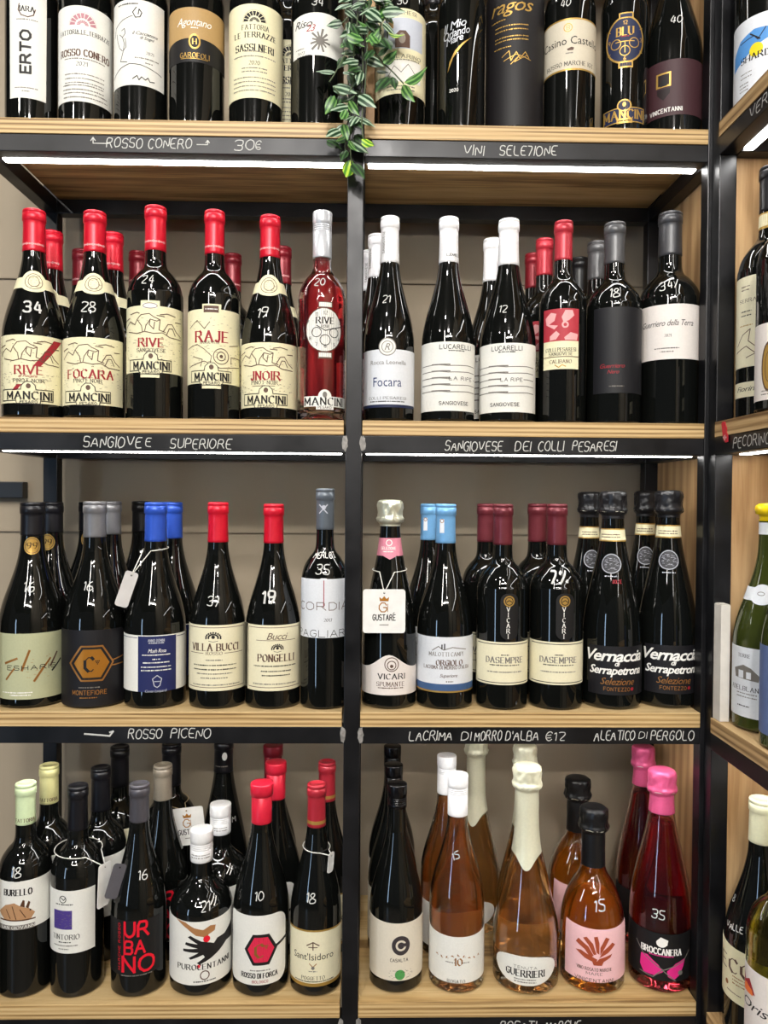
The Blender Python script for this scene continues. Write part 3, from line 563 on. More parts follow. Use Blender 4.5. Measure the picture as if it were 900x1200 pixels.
(-.3903,.048,1.6587,.171,2,'sloping bottle with red cap and landscape label with no stripe,chalk 28',('burgundy',.04198,.29343,'dark',None,('red',.23532,'foil'),[('capm',.24445),('band','cream',.17717,.19309,'full'),('disc',.00239,.18734,.01762,.01585,'cream'),('ring',.00239,.18734,.01116,.01116,.00094,'brown_ink'),('ring',.00239,.18734,.00705,.00763,.00094,'brown_ink'),('specks',-.0061,.01068,.17843,.19629,26,3,'brown_ink'),('hand','28',-.00241,.1531,.01409,0),('lab','cream',[(-.06297,.01785),(.0517,.01785),(.0517,.10975),(-.06297,.10975)]),('line',[(-.04296,.08114),(-.03141,.09057),(-.02308,.08533),(-.01944,.09231),(-.01357,.09859),(-.00217,.09999),(.00358,.0958),(.01211,.09231),(.00784,.09022),(-.00072,.09231),(-.00659,.08359),(-.0081,.07661)],.00117,'brown_ink'),('line',[(-.01944,.09231),(-.01276,.08359),(-.01118,.07486)],.00117,'brown_ink'),('line',[(-.00072,.09231),(-.00217,.08533),(.00358,.07905),(.005,.08882)],.00117,'brown_ink'),('line',[(.01211,.09231),(.01068,.07835),(.01936,.07556)],.00117,'brown_ink'),('line',[(.01643,.07661),(.02236,.08708),(.02863,.08812),(.03549,.07835),(.04341,.07312)],.00117,'brown_ink'),('line',[(.02085,.07312),(.02466,.08184),(.02945,.08184),(.0337,.07312)],.00117,'brown_ink'),('line',[(-.03513,.07661),(-.01944,.07312),(-.0081,.07556),(.00358,.07312),(.01498,.07486),(.02544,.06963),(.04341,.06893)],.00117,'brown_ink'),('line',[(-.03141,.09999),(-.01944,.10208),(-.01602,.10068)],.00117,'brown_ink'),('line',[(.01211,.09929),(.0216,.10138),(.0337,.09929)],.00117,'brown_ink'),('line',[(.00784,.09789),(.01789,.09719)],.00117,'brown_ink'),('line',[(-.04296,.09231),(-.0326,.0951)],.00117,'brown_ink'),('line',[(.0337,.09161),(.04341,.09231)],.00117,'brown_ink'),('specks',-.04296,.04341,.06788,.10278,26,81,'brown_ink'),('t','FOCARA',.0,.05974,.01116,'red_ink','serif',.06282,0),('t','PINOT NOIR',-.00241,.05044,.0047,'ink','serif',.03792,0),('specks',-.04296,.04726,.03764,.07021,60,2,'brown_ink'),('line',[(-.03744,.03648),(-.01118,.03648)],.00094,'ink'),('line',[(.00831,.03648),(.02809,.03648)],.00094,'ink'),('line',[(-.03744,.03648),(-.03744,.02134),(-.01799,.02134)],.00094,'ink'),('line',[(.02809,.03648),(.02809,.02134),(.01426,.02134)],.00094,'ink'),('disc',-.0012,.0388,.00881,.00822,'cream'),('line',[(-.01118,.03648),(-.00989,.0423),(-.00486,.04695),(.00239,.04695),(.00713,.0423),(.00831,.03648)],.00106,'ink'),('disc',-.0012,.04113,.00305,.00352,'brown_ink'),('t','MANCINI',-.0012,.02833,.00998,'ink','serif',.05358,0),('line',[(-.01799,.02251),(-.01658,.01669),(.01306,.01669),(.01426,.02251)],.00094,'ink'),('t','PESARO',-.0012,.0196,.00352,'ink','sans',.02199,0)]),[(-.39372,.13489,'red-capped bottle in second row just left of the tall square-shouldered landscape bottle'),(-.38069,.22086,'dark red cap peeking out directly beside the square-shouldered landscape bottle')]),
(-.304,.0444,1.6587,.085,2,'square-shouldered bottle with red cap,landscape label and chalk 24',('bordeaux',.03842,.30058,'dark',None,('red',.23774,'foil'),[('capm',.24944),('hand','24',-.00365,.19072,.01173,0),('lab','cream',[(-.05764,.06295),(-.0129,.06295),(-.0129,.05591),(.0129,.05591),(.0129,.06295),(.05764,.06295),(.05764,.15365),(.0129,.15365),(.0129,.16069),(-.0129,.16069),(-.0129,.15365),(-.05764,.15365)]),('poly',[(-.00998,.15017),(.0095,.15017),(.0095,.15714),(-.00998,.15714)],'paper'),('ring',.0,.15365,.00938,.00352,.00082,'brown_ink'),('line',[(-.04647,.12391),(-.03097,.13332),(-.02208,.12809),(-.01834,.13507),(-.01237,.14134),(-.00096,.14273),(.00477,.13855),(.01331,.13507),(.00903,.13297),(.00048,.13507),(-.00538,.12635),(-.00689,.11938)],.00117,'brown_ink'),('line',[(-.01834,.13507),(-.01157,.12635),(-.00998,.11763)],.00117,'brown_ink'),('line',[(.00048,.13507),(-.00096,.12809),(.00477,.12182),(.00619,.13158)],.00117,'brown_ink'),('line',[(.01331,.13507),(.01188,.12112),(.02065,.11833)],.00117,'brown_ink'),('line',[(.01767,.11938),(.02372,.12984),(.03026,.13088),(.03768,.12112),(.04703,.11589)],.00117,'brown_ink'),('line',[(.02218,.11589),(.0261,.12461),(.03113,.12461),(.03571,.11589)],.00117,'brown_ink'),('line',[(-.03523,.11938),(-.01834,.11589),(-.00689,.11833),(.00477,.11589),(.0162,.11763),(.02691,.1124),(.04703,.1117)],.00117,'brown_ink'),('line',[(-.03097,.14273),(-.01834,.14482),(-.01485,.14343)],.00117,'brown_ink'),('line',[(.01331,.14204),(.02295,.14413),(.03571,.14204)],.00117,'brown_ink'),('line',[(.00903,.14064),(.01915,.13995)],.00117,'brown_ink'),('line',[(-.04647,.13507),(-.0323,.13785)],.00117,'brown_ink'),('line',[(.03571,.13437),(.04703,.13507)],.00117,'brown_ink'),('specks',-.04647,.04703,.11066,.14552,26,153,'brown_ink'),('t','RIVE',.0012,.10368,.01114,'red_ink','serif',.03344,0),('t','SANGIOVESE',.0012,.09321,.00469,'ink','serif',.03887,0),('specks',-.03805,.04703,.07692,.10833,70,5,'brown_ink'),('line',[(-.03162,.08041),(-.00868,.08041)],.00094,'ink'),('line',[(.01069,.08041),(.02898,.08041)],.00094,'ink'),('line',[(-.03162,.08041),(-.03162,.06527),(-.01542,.06527)],.00094,'ink'),('line',[(.02898,.08041),(.02898,.06527),(.01669,.06527)],.00094,'ink'),('disc',.0012,.08274,.0088,.00821,'cream'),('line',[(-.00868,.08041),(-.0074,.08623),(-.00242,.09088),(.00477,.09088),(.0095,.08623),(.01069,.08041)],.00106,'ink'),('disc',.0012,.08506,.00305,.00352,'brown_ink'),('t','MANCINI',.0012,.07226,.00997,'ink','serif',.04903,0),('line',[(-.01542,.06644),(-.01402,.06062),(.01548,.06062),(.01669,.06644)],.00094,'ink'),('t','PESARO',.0012,.06353,.00352,'ink','sans',.02185,0)]),[]),
(-.2206,.0421,1.6587,.1,2,'square-shouldered bottle with red cap and swirling sea label,no chalk price',('bordeaux',.03609,.29498,'dark',None,('red',.2334,'foil'),[('capm',.24299),('lab','cream',[(-.05413,.04865),(-.0129,.04865),(-.0129,.04161),(.0129,.04161),(.0129,.04865),(.05413,.04865),(.05413,.14998),(.0129,.14998),(.0129,.15702),(-.0129,.15702),(-.0129,.14998),(-.05413,.14998)]),('poly',[(-.01104,.14533),(.0095,.14533),(.0095,.15464),(-.01104,.15464)],'brown_ink'),('m',-.0006,.14998,.01646,'white_ink',.00188),('t','RAJE',.0,.11275,.01407,'red_ink','serif',.04596,0),('t','SANGIOVESE',-.00239,.10459,.00352,'ink','serif',.02708,0),('ring',.01313,.08596,.01055,.01055,.00117,'brown_ink'),('ring',.01313,.08596,.00586,.00586,.00117,'brown_ink'),('disc',.01313,.08596,.00235,.00235,'brown_ink'),('line',[(-.03567,.12555),(-.02071,.13486),(-.00976,.12322),(-.00239,.13253)],.00094,'brown_ink'),('line',[(-.04177,.09761),(-.02071,.10227),(-.00976,.09528),(.0,.08596),(-.00239,.07197)],.00094,'brown_ink'),('line',[(.02489,.1011),(.04278,.10459)],.00094,'brown_ink'),('line',[(.02783,.07663),(.02783,.08596),(.04888,.08596),(.04888,.07663)],.00094,'brown_ink'),('line',[(-.03567,.07197),(-.00976,.07896),(.01191,.06964),(.04553,.0743)],.00094,'brown_ink'),('line',[(-.02727,.08596),(-.01234,.08129),(-.015,.07197)],.00094,'brown_ink'),('specks',-.03842,.04888,.1209,.14184,18,7,'brown_ink'),('specks',-.03842,.04888,.06497,.10227,70,8,'brown_ink'),('line',[(-.03112,.06614),(-.00976,.06614)],.00094,'ink'),('line',[(.0095,.06614),(.02783,.06614)],.00094,'ink'),('line',[(-.03112,.06614),(-.03112,.05098),(-.01637,.05098)],.00094,'ink'),('line',[(.02783,.06614),(.02783,.05098),(.01561,.05098)],.00094,'ink'),('disc',.0,.06847,.0088,.00821,'cream'),('line',[(-.00976,.06614),(-.0085,.07197),(-.00359,.07663),(.00356,.07663),(.0083,.07197),(.0095,.06614)],.00106,'ink'),('disc',.0,.0708,.00305,.00352,'brown_ink'),('t','MANCINI',.0,.05798,.00997,'ink','serif',.04747,0),('line',[(-.01637,.05215),(-.015,.04631),(.01437,.04631),(.01561,.05215)],.00094,'ink'),('t','PESARO',.0,.04923,.00352,'ink','sans',.02174,0)]),[(-.22837,.231,'dark red capped bottle at the back beside the swirling sea label bottle')]),
(-.1428,.0453,1.6587,.008,2,'sloping bottle with red cap and landscape label,chalk 19',('burgundy',.03927,.29013,'dark',None,('red',.23074,'foil'),[('capm',.24257),('band','cream',.17787,.19379,'full'),('disc',.0012,.18804,.01766,.0159,'cream'),('ring',.0012,.18804,.01119,.01119,.00094,'brown_ink'),('ring',.0012,.18804,.00706,.00765,.00094,'brown_ink'),('specks',-.00732,.00954,.17914,.19698,26,3,'brown_ink'),('hand','19',-.00608,.14759,.01413,0),('lab','cream',[(-.0589,.01675),(.0589,.01675),(.0589,.10555),(-.0589,.10555)]),('line',[(-.04722,.0806),(-.03361,.08943),(-.02505,.08452),(-.0214,.09106),(-.01557,.09695),(-.0044,.09826),(.0012,.09433),(.0095,.09106),(.00534,.0891),(-.00299,.09106),(-.00873,.08289),(-.0102,.07635)],.00118,'brown_ink'),('line',[(-.0214,.09106),(-.01478,.08289),(-.01323,.07471)],.00118,'brown_ink'),('line',[(-.00299,.09106),(-.0044,.08452),(.0012,.07864),(.00258,.08779)],.00118,'brown_ink'),('line',[(.0095,.09106),(.00811,.07798),(.01656,.07536)],.00118,'brown_ink'),('line',[(.0137,.07635),(.01949,.08616),(.02564,.08714),(.03242,.07798),(.0404,.07307)],.00118,'brown_ink'),('line',[(.01802,.07307),(.02174,.08125),(.02644,.08125),(.03064,.07307)],.00118,'brown_ink'),('line',[(-.03763,.07635),(-.0214,.07307),(-.0102,.07536),(.0012,.07307),(.01229,.07471),(.0225,.0698),(.0404,.06915)],.00118,'brown_ink'),('line',[(-.03361,.09826),(-.0214,.10022),(-.018,.09891)],.00118,'brown_ink'),('line',[(.0095,.09761),(.01875,.09957),(.03064,.09761)],.00118,'brown_ink'),('line',[(.00534,.0963),(.01513,.09564)],.00118,'brown_ink'),('line',[(-.04722,.09106),(-.03488,.09368)],.00118,'brown_ink'),('line',[(.03064,.09041),(.0404,.09106)],.00118,'brown_ink'),('specks',-.04722,.0404,.06817,.10087,26,287,'brown_ink'),('t','JNOIR',-.0012,.05999,.01119,'red_ink','serif',.04043,0),('t','PINOT NOIR',-.00241,.05065,.00471,'ink','serif',.03655,0),('line',[(-.01932,.04598),(.01195,.04598)],.00071,'brown_ink'),('specks',-.04317,.04456,.0378,.06116,56,9,'brown_ink'),('line',[(-.03501,.03546),(-.00984,.03546)],.00094,'ink'),('line',[(.00954,.03546),(.03034,.03546)],.00094,'ink'),('line',[(-.03501,.03546),(-.03501,.02026),(-.01648,.02026)],.00094,'ink'),('line',[(.03034,.03546),(.03034,.02026),(.01562,.02026)],.00094,'ink'),('disc',.0,.0378,.00883,.00824,'cream'),('line',[(-.00984,.03546),(-.00857,.0413),(-.00362,.04598),(.00358,.04598),(.00835,.0413),(.00954,.03546)],.00106,'ink'),('disc',.0,.04013,.00306,.00353,'brown_ink'),('t','MANCINI',.0,.02728,.01001,'ink','serif',.05342,0),('line',[(-.01648,.02143),(-.01511,.01558),(.01439,.01558),(.01562,.02143)],.00094,'ink'),('t','PESARO',.0,.01851,.00353,'ink','sans',.02187,0)]),[(-.14063,.178,'dark red cap peeking out between the landscape bottles and the red rose bottle')]),
(-.0687,.0398,1.6587,.275,2,'clear bottle of red rose wine with silver cap and round watch-dial label',('bordeaux',.03384,.29523,'rose_red',.81,('silver',.23004,'screw'),[('hand','20',-.00955,.19026,.01057,0),('disc',-.00361,.12381,.02701,.03053,'brown_ink'),('disc',-.00361,.12381,.02583,.02935,'paper'),('poly',[(-.01194,.15414),(.00753,.15414),(.00753,.1623),(-.01194,.1623)],'brown_ink'),('poly',[(-.01075,.1553),(.00623,.1553),(.00623,.16113),(-.01075,.16113)],'paper'),('poly',[(-.01194,.0841),(.00753,.0841),(.00753,.09345),(-.01194,.09345)],'brown_ink'),('poly',[(-.01075,.08644),(.00623,.08644),(.00623,.09228),(-.01075,.09228)],'paper'),('t','RIVE',-.00241,.13664,.00822,'ink','serif',.02455,0),('t','ROSE',-.00241,.12847,.00352,'ink','sans',.01084,0),('t','12',-.00241,.14714,.0047,'ink','serif',.0,0),('ring',-.01435,.1203,.00646,.00646,.00106,'ink'),('ring',.0102,.1203,.00646,.00646,.00106,'ink'),('ring',-.00241,.1098,.00705,.00705,.00106,'ink'),('line',[(-.01435,.12964),(-.00241,.12264),(.0246,.13081)],.00117,'ink'),('t','6',-.00241,.10163,.0047,'ink','serif',.0,0),('t','9',-.02735,.13547,.0047,'ink','serif',.0,0),('t','3',.02085,.13547,.0047,'ink','serif',.0,0),('t','11',-.01435,.14481,.00411,'ink','serif',.0,0),('t','1',.00885,.14481,.00411,'ink','serif',.0,0),('t','8',-.0232,.11213,.00411,'ink','serif',.0,0),('t','4',.01751,.11213,.00411,'ink','serif',.0,0),('t','7',-.01435,.10396,.00411,'ink','serif',.0,0),('t','5',.0102,.10396,.00411,'ink','serif',.0,0),('lab','paper',[(-.0335,.01861),(.05075,.01861),(.05075,.03266),(-.0335,.03266)]),('disc',-.00241,.03149,.00939,.01057,'paper'),('disc',-.00241,.035,.00305,.00411,'grey_ink'),('t','MANCINI',-.00241,.02563,.00998,'ink','serif',.05783,0),('poly',[(-.01435,.01451),(.0102,.01451),(.0102,.02095),(-.01435,.02095)],'paper'),('t','PESARO',-.00241,.01744,.00352,'ink','sans',.01822,0)]),[]),
(.0268,.0418,1.6587,-.058,2,'sloping bottle with white cap,white label and round embossed seal',('burgundy',.0358,.29018,'dark',None,('white',.22484,'foil'),[('t','SANGIOVESE',-.00847,.25261,.00353,'grey_ink','sans',.03064,90),('hand','21',-.00359,.16967,.0106,0),('lab','paper_blue',[(-.0537,.02191),(.0537,.02191),(.0537,.09806),(-.0537,.09806)]),('poly',[(-.04577,.01839),(.04816,.01839),(.04816,.02249),(-.04577,.02249)],'navy'),('disc',-.00119,.10158,.01237,.01237,'paper'),('ring',-.00119,.10158,.01178,.01178,.00118,'grey_ink'),('ring',-.00119,.10158,.00766,.00766,.00094,'grey_ink'),('t','R',-.00119,.10158,.00943,'grey_ink','bfi',.0,0),('t','Rocca Leonella',.0,.08049,.00589,'grey_ink','bf',.05231,0),('t','Focara',-.00119,.05355,.01296,'blue_ink','bf',.04042,0),('t','COLLI PESARESI',-.00119,.03129,.00353,'ink','serif',.05583,0),('m',-.00119,.0266,.0509,'ink',.00189)]),[(.0089,.11422,'white-capped bottle in second row behind the round seal bottle'),(-.00097,.189,'white-capped bottle at the back by the centre post')]),
(.1107,.0438,1.6587,-.037,2,'sloping white-capped bottle with five ruled lines on white label,no chalk',('burgundy',.03777,.29094,'dark',None,('white',.22659,'foil'),[('t','LUCARELLI',.00606,.23615,.00354,'ink','sans',.0189,0),('lab','paper',[(-.05666,.01452),(.05666,.01452),(.05666,.10958),(-.05666,.10958)]),('line',[(-.04658,.07732),(-.01652,.07826),(-.0018,.07661),(.02852,.07779),(.04523,.07685)],.00106,'grey_ink'),('line',[(-.02537,.07849),(.0006,.07826)],.00177,'grey_ink'),('line',[(-.04658,.06828),(-.01652,.06922),(-.0018,.06758),(.02852,.06875),(.04523,.06781)],.00106,'grey_ink'),('line',[(-.02537,.06946),(.0006,.06922)],.00177,'grey_ink'),('line',[(-.04658,.05925),(-.01652,.06019),(-.0018,.05855),(.02852,.05972),(.04523,.05878)],.00106,'grey_ink'),('line',[(-.02537,.06042),(.0006,.06019)],.00177,'grey_ink'),('line',[(-.04658,.05022),(-.01652,.05116),(-.0018,.04951),(.02852,.05069),(.04523,.04975)],.00106,'grey_ink'),('line',[(-.02537,.05139),(.0006,.05116)],.00177,'grey_ink'),('line',[(-.04658,.04118),(-.01652,.04212),(-.0018,.04047),(.02852,.04165),(.04523,.04071)],.00106,'grey_ink'),('line',[(-.02537,.04235),(.0006,.04212)],.00177,'grey_ink'),('t','LUCARELLI',.0098,.10254,.00591,'ink','sans',.04736,0),('m',.0098,.09726,.02297,'ink',.00189),('poly',[(.00241,.05561),(.04178,.05561),(.04178,.06324),(.00241,.06324)],'paper'),('t','LA RIPE',.01772,.05913,.00473,'ink','sans',.03655,0),('t','SANGIOVESE',.0073,.02509,.00473,'ink','sans',.04242,0)]),[]),
(.1964,.0458,1.6587,-.329,2,'sloping white-capped bottle with five ruled lines on white label and chalk 12',('burgundy',.03976,.29051,'dark',None,('white',.22477,'foil'),[('hand','12',-.00245,.15829,.01066,0),('lab','paper',[(-.05964,.0136),(.05964,.0136),(.05964,.10881),(-.05964,.10881)]),('line',[(-.0466,.0765),(-.01071,.07744),(.00424,.07579),(.03506,.07697),(.04872,.07602)],.00107,'grey_ink'),('line',[(-.02138,.07767),(.00665,.07744)],.00178,'grey_ink'),('line',[(-.0466,.06745),(-.01071,.06839),(.00424,.06674),(.03506,.06792),(.04872,.06698)],.00107,'grey_ink'),('line',[(-.02138,.06862),(.00665,.06839)],.00178,'grey_ink'),('line',[(-.0466,.0584),(-.01071,.05934),(.00424,.05769),(.03506,.05887),(.04872,.05793)],.00107,'grey_ink'),('line',[(-.02138,.05957),(.00665,.05934)],.00178,'grey_ink'),('line',[(-.0466,.04935),(-.01071,.05029),(.00424,.04864),(.03506,.04982),(.04872,.04888)],.00107,'grey_ink'),('line',[(-.02138,.05052),(.00665,.05029)],.00178,'grey_ink'),('line',[(-.0466,.0403),(-.01071,.04124),(.00424,.03959),(.03506,.04077),(.04872,.03983)],.00107,'grey_ink'),('line',[(-.02138,.04147),(.00665,.04124)],.00178,'grey_ink'),('t','LUCARELLI',.00484,.10176,.00592,'ink','sans',.04307,0),('m',.00484,.09647,.02303,'ink',.0019),('poly',[(-.00245,.05476),(.02899,.05476),(.02899,.06239),(-.00245,.06239)],'paper'),('t','LA RIPE',.0121,.05828,.00474,'ink','sans',.03002,0),('t','SANGIOVESE',.00243,.02419,.00474,'ink','sans',.04049,0)]),[(.18673,.12775,'white-capped bottle in second row between the two bottles with ruled lines')]),
(.2731,.039,1.6587,-.282,2,'square-shouldered bottle with red cap and small label bearing a red figure picture',('bordeaux',.03302,.28681,'dark',None,('red2',.2309,'foil'),[('lab','cream',[(-.02749,.07375),(.02476,.07375),(.02476,.15713),(-.02749,.15713)]),('poly',[(-.02749,.11253),(.02476,.11253),(.02476,.15713),(-.02749,.15713)],'crimson_pic'),('poly',[(-.02399,.1454),(-.01506,.15244),(-.0073,.15009),(-.00981,.14071),(-.01785,.13601),(-.00484,.13367),(-.00981,.12897),(-.02236,.13601)],'pink_pic'),('poly',[(.0,.1454),(.00481,.15479),(.01479,.15479),(.01746,.14775),(.0097,.14071),(.0024,.13836)],'pink_pic'),('disc',.00481,.13484,.00472,.00472,'pink_pic'),('disc',.00481,.13484,.00236,.00236,'crimson_pic'),('poly',[(-.01644,.11958),(-.0073,.12662),(-.00241,.12193),(-.0073,.11488),(-.01644,.1137)],'pink_pic'),('poly',[(.0036,.11723),(.01221,.12427),(.02321,.12193),(.02171,.1137),(.00481,.1137)],'pink_pic'),('t','COLLI PESARESI',-.0012,.10078,.00472,'ink','serif',.04271,0),('t','SANGIOVESE',-.0012,.09491,.00425,'ink','serif',.03264,0),('line',[(-.02749,.09079),(.02476,.09079)],.00094,'brown_ink'),('t','CALIBANO',-.0012,.08433,.00472,'brown_ink','serif',.02993,0),('line',[(-.00855,.07963),(-.00362,.0761),(.0012,.07963),(.00602,.07728)],.0013,'gold')]),[(.2629,.11251,'red-capped bottle in second row behind the red figure label'),(.26012,.18149,'darker red capped bottle at the back behind the red figure label')]),
(.3479,.0441,1.6587,-.148,2,'square-shouldered grey-capped bottle with charcoal label and tiny red words,chalk 18',('bordeaux',.0381,.28731,'dark',None,('grey',.22872,'foil'),[('hand','18',-.00486,.18137,.01304,0),('lab','charcoal',[(-.03553,.04159),(.05715,.04159),(.05715,.16046),(-.03553,.16046)]),('line',[(-.00244,.15927),(-.00244,.10401)],.00107,'black_paper'),('t','Guerriero',-.00728,.07929,.00593,'red_ink','bfi',.03377,0),('t','Nero',-.00607,.07105,.00534,'red_ink','bfi',.01584,0),('m',-.00122,.05102,.02049,'grey_ink',.0019)]),[(.34655,.12328,'grey-capped bottle in second row behind the charcoal label bottle'),(.3403,.20224,'black-capped bottle at the back behind the charcoal label bottle')]),
(.4325,.0566,1.6587,-.434,2,'big grey-capped bottle with plain white label,beside the wood side panel',('bordeaux',.04327,.30751,'dark',None,('grey2',.24476,'foil'),[('hand','34/',.00244,.19579,.01191,10),('lab','paper_pink',[(-.06491,.09088),(.06491,.09088),(.06491,.16744),(-.06491,.16744)]),('t','Guerriero della Terra',.0,.14155,.00834,'ink','bfi',.07518,0),('t','2021',.00122,.12388,.00357,'ink','serif',.00855,0),('m',.0,.10621,.03345,'ink',.00191),('m',.0,.10149,.01801,'grey_ink',.00191)]),[]),
(-.4801,.0537,1.2586,.382,3,'sloping black-capped bottle with sage green label and gold 99 seal,chalk 16',('burgundy',.04471,.284,'dark',None,('black2',.23713,'foil'),[('disc',.0,.22284,.01119,.01237,'gold'),('ring',.0,.22284,.00919,.01037,.00082,'brown_ink'),('t','99',.0,.22284,.00825,'dark_gold','serif',.01296,0),('hand','16',-.00359,.16668,.01296,0),('lab','sage',[(-.06707,.01279),(.06707,.01279),(.06707,.10349),(-.06707,.10349)]),('line',[(-.0365,.06231),(-.01852,.06938)],.00306,'bronze'),('line',[(-.01212,.05288),(-.00239,.07997)],.00306,'bronze'),('line',[(-.03475,.03992),(-.02256,.05524)],.00259,'bronze'),('line',[(.00358,.03756),(.0145,.05406)],.00306,'bronze'),('line',[(.0145,.05406),(.02495,.06702)],.00259,'bronze'),('line',[(.02495,.05642),(.03545,.07409)],.00259,'brown_ink'),('line',[(.02777,.04935),(.04266,.06349)],.00236,'ink'),('t','ESHARIS',.0,.05642,.00589,'ink','sans',.06531,0),('specks',-.01212,.02495,.03874,.07762,16,4,'bronze'),('m',-.01985,.02223,.04325,'white_ink',.00188),('m',-.01464,.01869,.02799,'white_ink',.00188)]),[(-.49048,.14723,'black-capped bottle with gold 99 seal in second row near the left edge'),(-.46849,.24256,'black-capped bottle with gold 99 seal at the back')]),
(-.3912,.0526,1.2586,.204,3,'sloping bottle with black shaped label carrying a gold hexagon emblem,chalk 16',('burgundy',.04361,.28589,'dark',None,('grey3',.23536,'foil'),[('hand','16',-.00487,.16836,.01179,0),('lab','charcoal2',[(.04463,.00012),(.04738,.00049),(.04994,.00155),(.05214,.00323),(.05382,.00543),(.05488,.00799),(.05524,.01073),(.05524,.09797),(.05488,.10072),(.05382,.10327),(.05214,.10547),(.04994,.10716),(.04738,.10822),(.04463,.10858),(-.05481,.10858),(-.05755,.10822),(-.06011,.10716),(-.06231,.10547),(-.064,.10327),(-.06506,.10072),(-.06542,.09797),(-.06542,.01073),(-.06506,.00799),(-.064,.00543),(-.06231,.00323),(-.06011,.00155),(-.05755,.00049),(-.05481,.00012)]),('poly',[(-.03032,.06262),(-.01248,.08738),(.01686,.08738),(.03273,.06262),(.01686,.03783),(-.01248,.03783)],'bronze'),('poly',[(-.02691,.06262),(-.01117,.08502),(.01563,.08502),(.02987,.06262),(.01563,.0402),(-.01117,.0402)],'black_paper'),('poly',[(-.02222,.06262),(-.00925,.08208),(.0138,.08208),(.02578,.06262),(.0138,.04315),(-.00925,.04315)],'amber'),('t','C',-.00121,.06144,.01886,'black_paper','serif',.0,0),('grape',.00958,.0638,.00153,'black_paper'),('line',[(.02987,.06498),(.05024,.06852)],.00165,'bronze'),('line',[(.02987,.0579),(.05024,.05849)],.00165,'bronze'),('m',-.00121,.02957,.02801,'grey_ink',.00189),('t','MONTEFIORE',-.00121,.02248,.00589,'bronze','sans',.0459,0),('m',-.00242,.01539,.02292,'bronze',.00189)]),[(-.39922,.14374,'grey-capped bottle in second row behind the gold hexagon bottle'),(-.37767,.23307,'black-capped bottle at the back beside the blue-capped pair')]),
(-.3045,.0515,1.2586,.269,3,'sloping blue-capped bottle with navy panel on its white label',('burgundy',.04251,.28535,'dark',None,('blue',.22998,'foil'),[('lab','paper',[(-.06376,.02392),(.06376,.02392),(.06376,.10189),(-.06376,.10189)]),('poly',[(-.02401,.02392),(.02996,.02392),(.02996,.10071),(-.02401,.10071)],'navy2'),('line',[(-.0594,.09835),(-.02544,.09835)],.00083,'navy2'),('line',[(.03156,.09835),(.05072,.09835)],.00083,'navy2'),('t','ANNO DOMINI',.0012,.09481,.00354,'light_ink','sans',.0218,0),('m',.0012,.09127,.02039,'light_ink',.00189),('t','Mush Rosa',.0024,.08065,.00531,'white_ink','bfi',.02432,0),('m',.0012,.07475,.03822,'white_ink',.00189),('m',.0012,.06885,.01019,'white_ink',.00189),('m',.0012,.06412,.03568,'white_ink',.00189),('m',.0012,.05821,.04077,'white_ink',.00189),('m',.0012,.05348,.04077,'white_ink',.00189),('line',[(-.0036,.04166),(.0024,.04639),(.00844,.04166),(.00601,.0322),(.0024,.02983),(-.0012,.0322),(-.0036,.04166)],.00118,'light_ink'),('line',[(-.0012,.03811),(.00601,.03811)],.00118,'light_ink'),('t','Conte Leopardi',.0012,.0251,.00354,'light_ink','bfi',.02933,0)]),[(-.30368,.14052,'blue-capped bottle in second row behind the navy panel bottle')]),
(-.2151,.0485,1.2586,.131,3,'sloping red-capped bottle with cream label and dark laurel emblem,chalk 37',('burgundy',.03953,.28606,'dark',None,('red',.22954,'foil'),[('hand','37',-.00362,.14877,.01179,0),('lab','cream2',[(-.0593,.02539),(.0593,.02539),(.0593,.11639),(-.0593,.11639)]),('line',[(-.04773,.1129),(.04751,.1129),(.04751,.03013),(-.04773,.03013),(-.04773,.1129)],.00083,'brown_ink'),('laurel',-.00362,.09993,.01061,.00708,'ink'),('t','VILLA BUCCI',-.00241,.08575,.00944,'brown_ink','serif',.0697,0),('t','ROSSO',-.00241,.07748,.00413,'brown_ink','serif',.02202,0),('line',[(-.04271,.07748),(-.01761,.07748)],.00071,'brown_ink'),('line',[(.01208,.07748),(.04245,.07748)],.00071,'brown_ink'),('m',-.00241,.06802,.02293,'grey_ink',.00189),('m',-.00241,.06092,.06369,'ink',.00189),('m',-.00241,.055,.06369,'ink',.00189),('m',-.00241,.04908,.05095,'grey_ink',.00189),('m',-.00241,.04316,.03821,'grey_ink',.00189),('m',.0,.03369,.07133,'grey_ink',.00189)]),[]),
(-.1359,.048,1.2586,.186,3,'sloping red-capped bottle with cream label and thick white 19',('burgundy',.03902,.28422,'dark',None,('red',.22887,'foil'),[('hand','19',-.00843,.15486,.01653,0),('lab','cream2',[(-.04542,.02562),(.05853,.02562),(.05853,.11672),(-.04542,.11672)]),('line',[(-.04292,.11323),(.04348,.11323),(.04348,.03036),(-.04292,.03036),(-.04292,.11323)],.00083,'brown_ink'),('t','Bucci',.00362,.10144,.00944,'brown_ink','bfi',.02995,0),('line',[(-.02677,.09552),(.03184,.09552)],.00071,'brown_ink'),('laurel',.00362,.08487,.00826,.0059,'ink'),('t','PONGELLI',.00241,.07126,.00944,'brown_ink','serif',.0525,0),('m',.0012,.06001,.06375,'ink',.00189),('m',.00241,.05289,.04335,'ink',.00189),('m',.00241,.04697,.0408,'ink',.00189),('m',.0012,.03511,.0663,'grey_ink',.00189)]),[]),
